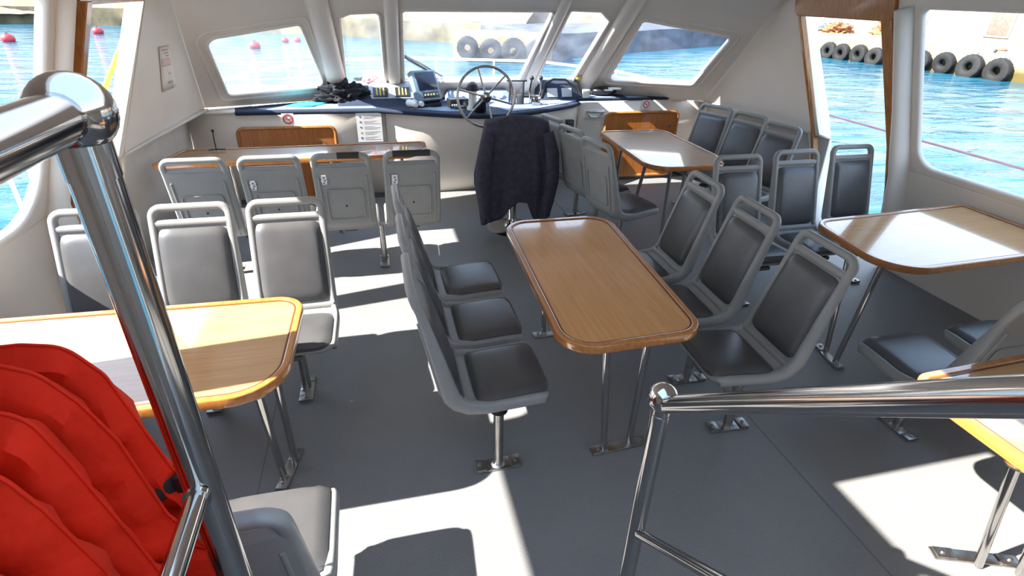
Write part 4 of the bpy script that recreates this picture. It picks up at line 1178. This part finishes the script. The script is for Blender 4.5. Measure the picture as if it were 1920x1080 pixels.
# quay walls
def quay(name, label, pts, zt, depth, m, cat='quay', nz=6, step=1.2, rough=.12, slope=.1):
    """wall along pts with stony relief and a flat top running back by depth"""
    bm = B(); P = []
    for a, b in zip(pts, pts[1:]):
        k = max(1, int((V(b)-V(a)).length/step))
        for j in range(k): P.append(V(a).lerp(V(b), j/k))
    P.append(V(pts[-1])); rows = []
    for i, p in enumerate(P):
        a = P[max(0, i-1)]; b = P[min(len(P)-1, i+1)]; d = (b-a).normalized(); nrm = V((-d.y, d.x))
        col = []
        for k in range(nz+1):
            z = -1.4+(zt+1.4)*k/nz
            o = noise.noise(V((p.x*.9, p.y*.9, z*1.7)))*rough
            q = p+nrm*(o+slope*(z+1.4)); col.append(bm.verts.new((q.x, q.y, z+.4*rough*noise.noise(V((p.x, p.y, 4.))) if k == nz else z)))
        q = p+nrm*depth; col.append(bm.verts.new((q.x, q.y, zt+.05)))
        rows.append(col)
    for a, b in zip(rows, rows[1:]):
        for k in range(len(a)-1): bm.faces.new((a[k], b[k], b[k+1], a[k+1]))
    o = obj(name, bm, m); md = o.modifiers.new('t', 'SOLIDIFY'); md.thickness = .3; md.offset = -1
    return tag(o, label, cat)
q1 = quay('quay_wall', 'weedy stone quay wall across the water ahead and to the left', [(-46, 46), (-24.9, 49.6), (-15.8, 49.0), (2.4, 39.2), (8.6, 34.5)], -.02, 30, M['weed'])
q2 = quay('quay_wall', 'shaded blue grey quay wall seen through the right front windows', [(8.6, 28.2), (15.2, 32.0), (25.3, 37.9), (26.2, 34)], .0, 5, M['shadequay'])
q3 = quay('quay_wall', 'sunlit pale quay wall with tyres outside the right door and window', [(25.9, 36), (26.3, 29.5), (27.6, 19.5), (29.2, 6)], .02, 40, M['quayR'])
# concrete landing with tyres in the centre window
ld = obj('landing_block', (lambda b: (add_box(b, (0, 0, 0), (4.6, 3.4, 1.35), .06), b)[1])(B()), M['concrete']); ld.location = (6.45, 28.4, -.42); ld.rotation_euler = (0, 0, math.radians(-13))
tag(ld, 'pale concrete landing block with hanging tyres in the centre window', 'landing')
TY = None
def tyre(x, y, z, r, yaw, tiltx, label, grp):
    global TY
    if TY is None:
        t = thing('tyre_fender', label, 'tyre', (x, y, z), yaw, grp)
        bm = B(); R0, r0 = .64, .37; n, k_ = 36, 14; g = []
        for i in range(n):
            a = 2*PI*i/n; ring = []
            for k in range(k_):
                b = 2*PI*k/k_
                cb, sb = math.cos(b), math.sin(b)
                rr = R0+r0*math.copysign(abs(cb)**.7, cb); yy = r0*1.0*math.copysign(abs(sb)**.7, sb)
                if cb > .75 and i % 2: rr -= .035
                ring.append(bm.verts.new((rr*math.cos(a), yy, rr*math.sin(a))))
            g.append(ring)
        for i in range(n):
            for k in range(k_): bm.faces.new((g[i][k], g[(i+1) % n][k], g[(i+1) % n][(k+1) % k_], g[i][(k+1) % k_]))
        obj('tyre_body', bm, M['rubber'], t)
        bm = B(); add_tube(bm, [(-.05, 0, .9), (-.10, .12, 1.15), (-.12, .25, 1.35)], .03, 6); add_tube(bm, [(.05, 0, .9), (.10, .12, 1.15), (.12, .25, 1.35)], .03, 6); obj('chain', bm, M['dark_metal'], t)
        TY = t
    else: t = dup(TY, (x, y, z), yaw, label, grp)
    t.scale = (r, r, r); t.rotation_euler = (tiltx, 0, yaw); return t
a3 = math.atan2(-10, 1.3)               # direction of the right quay
for (x, y, z), lab in zip([(25.95, 29.0, -.55), (26.02, 28.05, -.56), (26.15, 26.95, -.52), (26.25, 25.95, -.58), (26.6, 23.5, -.50), (26.75, 22.35, -.46), (26.88, 21.15, -.50), (27.02, 19.95, -.54)],
        ['tyre fender at the far left of the row seen through the right door', 'wide tyre fender, second from the left in the right door opening', 'tyre fender, third from the left in the right door opening', 'tyre fender partly behind the right door post',
         'tyre fender beside the white pillar, leftmost in the right side window', 'tyre fender second from the white pillar in the right side window', 'large leaning tyre fender third from the white pillar in the right side window', 'large tyre fender nearest the right edge of the picture']):
    i = lab.count('large')
    tyre(x, y, z, .50+.06*i, a3, .15*((len(lab) % 3)-1), lab, 'tyre fenders on the right quay')
c13 = math.radians(-13)
for k, (u, z, s) in enumerate(((-1.62, -.30, .50), (-.55, -.40, .52), (.48, -.40, .58), (1.6, -.42, .56))):
    p = V((6.45, 28.4, 0))+V((math.cos(c13), math.sin(c13), 0))*u+V((math.sin(c13), -math.cos(c13), 0))*2.02
    tyre(p.x, p.y, z, s, c13, .05, ['tyre on the landing block, leftmost in the centre window', 'tyre on the landing block, second from left in the centre window',
                                    'tyre on the landing block, third from left in the centre window', 'tyre on the landing block beside the window post'][k], 'tyres on the landing block')
# sandy banks behind the quays
def bank(name, label, a, b, depth, h, m, seed):
    bm = B(); n, k_ = 60, 12; rows = []
    a = V(a); b = V(b); d = (b-a).normalized(); nr = V((-d.y, d.x))
    for i in range(n+1):
        p = a.lerp(b, i/n); col = []
        for k in range(k_+1):
            q = p+nr*depth*k/k_
            z = .02+h*math.sin(PI*min(1, k/k_*1.15)*.62)*(1+.18*noise.noise(V((q.x*.35, q.y*.35, seed))))+.10*noise.noise(V((q.x*1.3, q.y*1.3, seed)))-(.25 if k == 0 else 0)
            col.append(bm.verts.new((q.x, q.y, z)))
        rows.append(col)
    for x, y in zip(rows, rows[1:]):
        for k in range(k_): bm.faces.new((x[k], y[k], y[k+1], x[k+1]))
    return tag(obj(name, bm, m), label, 'bank')
bank('earth_bank', 'sandy reddish bank above the weedy quay on the left', (-46, 46.8), (-15.8, 49.8), 12, 2.2, M['earth'], 2)
bank('earth_bank', 'brown rubble bank above the weedy quay in the centre window', (-15.8, 50.2), (9.5, 36.2), 8, 1.35, M['earth'], 6)
bank('earth_bank', 'pinkish rubble bank beyond the right front windows', (8.0, 37.5), (26, 43), 12, 2.0, M['earth'], 11)
# buildings
def house(label, x, y, w, dpt, h, yaw, wins, roof=.9):
    t = thing('harbour_building', label, 'building', (x, y, .02), yaw)
    bm = B(); add_box(bm, (0, dpt/2, h/2), (w, dpt, h)); obj('walls', bm, M['plaster'], t, False)
    bm = B()
    p = [(-w/2-.3, -.3, h), (w/2+.3, -.3, h), (w/2+.3, dpt+.3, h), (-w/2-.3, dpt+.3, h), (-w/2-.3, dpt/2, h+roof), (w/2+.3, dpt/2, h+roof)]
    v = [bm.verts.new(q) for q in p]
    for f in ((0, 1, 5, 4), (2, 3, 4, 5), (0, 4, 3), (1, 2, 5), (0, 3, 2, 1)): bm.faces.new([v[i] for i in f])
    obj('roof', bm, M['roofing'], t, False)
    for (u, z, ww, hh) in wins:
        wn = box_obj('window', (u, -.02, z), (ww, .10, hh), M['plaster'], t, .01)
        box_obj('pane', (u, -.06, z), (ww*.8, .06, hh*.84), M['bwindow'], wn, .005)
    return t
house('pale low harbour building behind the tyres in the right side window', 33.6, 27.4, 13, 8, 2.3, a3, [(-3.6, 1.0, .55, .9), (-2.75, 1.0, .55, .9), (1.6, 1.2, 1.3, 1.5), (4.2, 1.0, .8, 1.0)], 1.0)
house('pale harbour building with the shuttered door at the right edge', 35.3, 15.6, 7, 8, 3.1, a3, [(-2.2, 1.2, .8, 1.7), (.6, 1.3, .9, 1.0)], 1.1)
t = thing('moored_boat', 'blue and white boat on the quay seen through the right door', 'boat', (30.2, 34.6, .1), .5)
bm = B(); add_tube(bm, [(-1.6, 0, .25), (-.8, 0, .3), (.6, 0, .3), (1.7, 0, .5)], [.2, .38, .4, .06], 12); obj('hull', bm, M['bluehull'], t)
bm = B(); add_box(bm, (-.3, 0, .85), (1.2, .6, .5), .08); obj('cabin', bm, M['white'], t)
bm = B(); add_tube(bm, [(.3, 0, .6), (.3, 0, 2.2)], .04, 8); obj('mast', bm, M['white'], t)
for (x, y, s, sd, lab) in ((29.3, 32.4, .7, 4, 'rusty orange machinery heap seen through the right door, left'), (31.5, 30.0, 1.0, 8, 'rusty orange machinery heap seen through the right door, right')):
    o = crumple('machinery_heap', lab, (x, y, .14), (1.3*s, 1.1*s, .75*s), M['orange'], sd, .45); o['category'] = 'heap'
t = thing('bollard', 'orange rusty mooring bollard between two tyres on the right quay', 'bollard', (27.62, 20.65, 0.0))
bm = B(); add_lathe(bm, [(.24, -.5), (.2, -.3), (.17, .12), (.24, .22), (.24, .30), (.12, .34)], 18); obj('body', bm, M['orange'], t)
bm = B(); add_tube(bm, [(-.34, 0, .26), (.34, 0, .26)], .06, 10); obj('cross_bar', bm, M['dark_metal'], t)
for x, y, h, lab in ((6.9, 44.0, 3.4, 'thin pole on the bank, left one in the centre window'), (8.4, 34.9, 1.5, 'white post on the quay behind the landing block'), (9.1, 44, 3.2, 'thin pole on the bank, right one in the centre window')):
    t = thing('pole', lab, 'pole', (x, y, .0)); bm = B(); add_tube(bm, [(0, 0, -.1), (0, 0, h)], .06 if h < 2 else .05, 8); obj('shaft', bm, M['white'] if h < 2 else M['dark_metal'], t)
    bm = B(); add_ball(bm, (0, 0, h), .09, 8); obj('cap', bm, M['dark_metal'], t)

# ------------------------------------------------------------------ light and camera
W = bpy.data.worlds.new('sky'); S.world = W; W.use_nodes = True
nt = W.node_tree; bg = nt.nodes['Background']
tc = nt.nodes.new('ShaderNodeTexCoord'); sep = nt.nodes.new('ShaderNodeSeparateXYZ'); rp = nt.nodes.new('ShaderNodeValToRGB')
nt.links.new(tc.outputs['Generated'], sep.inputs[0]); nt.links.new(sep.outputs['Z'], rp.inputs['Fac'])
e = rp.color_ramp.elements
e[0].position = 0.; e[0].color = (1., .965, .92, 1); e[1].position = .6; e[1].color = (.46, .68, 1, 1)
x = e.new(.14); x.color = (.80, .88, .98, 1); x = e.new(.34); x.color = (.58, .75, 1, 1)
nt.links.new(rp.outputs['Color'], bg.inputs['Color']); bg.inputs['Strength'].default_value = 3.0

sl = bpy.data.lights.new('sun', 'SUN'); sl.energy = 24.; sl.angle = math.radians(.6); sl.color = (1, .95, .87)
so = bpy.data.objects.new('sun', sl); COL.objects.link(so)
so.rotation_euler = V((1.12, .14, -1)).to_track_quat('-Z', 'Y').to_euler()

cd = bpy.data.cameras.new('camera'); cam = bpy.data.objects.new('camera', cd); COL.objects.link(cam); S.camera = cam
yaw, pit, rol = math.radians(14.35), math.radians(28.63), math.radians(1.70)
Fw = V((math.sin(yaw)*math.cos(pit), math.cos(yaw)*math.cos(pit), -math.sin(pit)))
Rt = V((math.cos(yaw), -math.sin(yaw), 0)); Up = Rt.cross(Fw)
R2 = Rt*math.cos(rol)+Up*math.sin(rol); U2 = Up*math.cos(rol)-Rt*math.sin(rol)
mw = Matrix((R2, U2, -Fw)).transposed().to_4x4(); mw.translation = (0, 0, 2.0)
cam.matrix_world = mw
cd.sensor_width = 36; cd.lens = 1017.25/1920*36; cd.clip_start = .03; cd.clip_end = 2000
S.view_settings.view_transform = 'Standard'; S.view_settings.look = 'None'; S.view_settings.gamma = 1
S.view_settings.use_curve_mapping = False; S.view_settings.exposure = .12
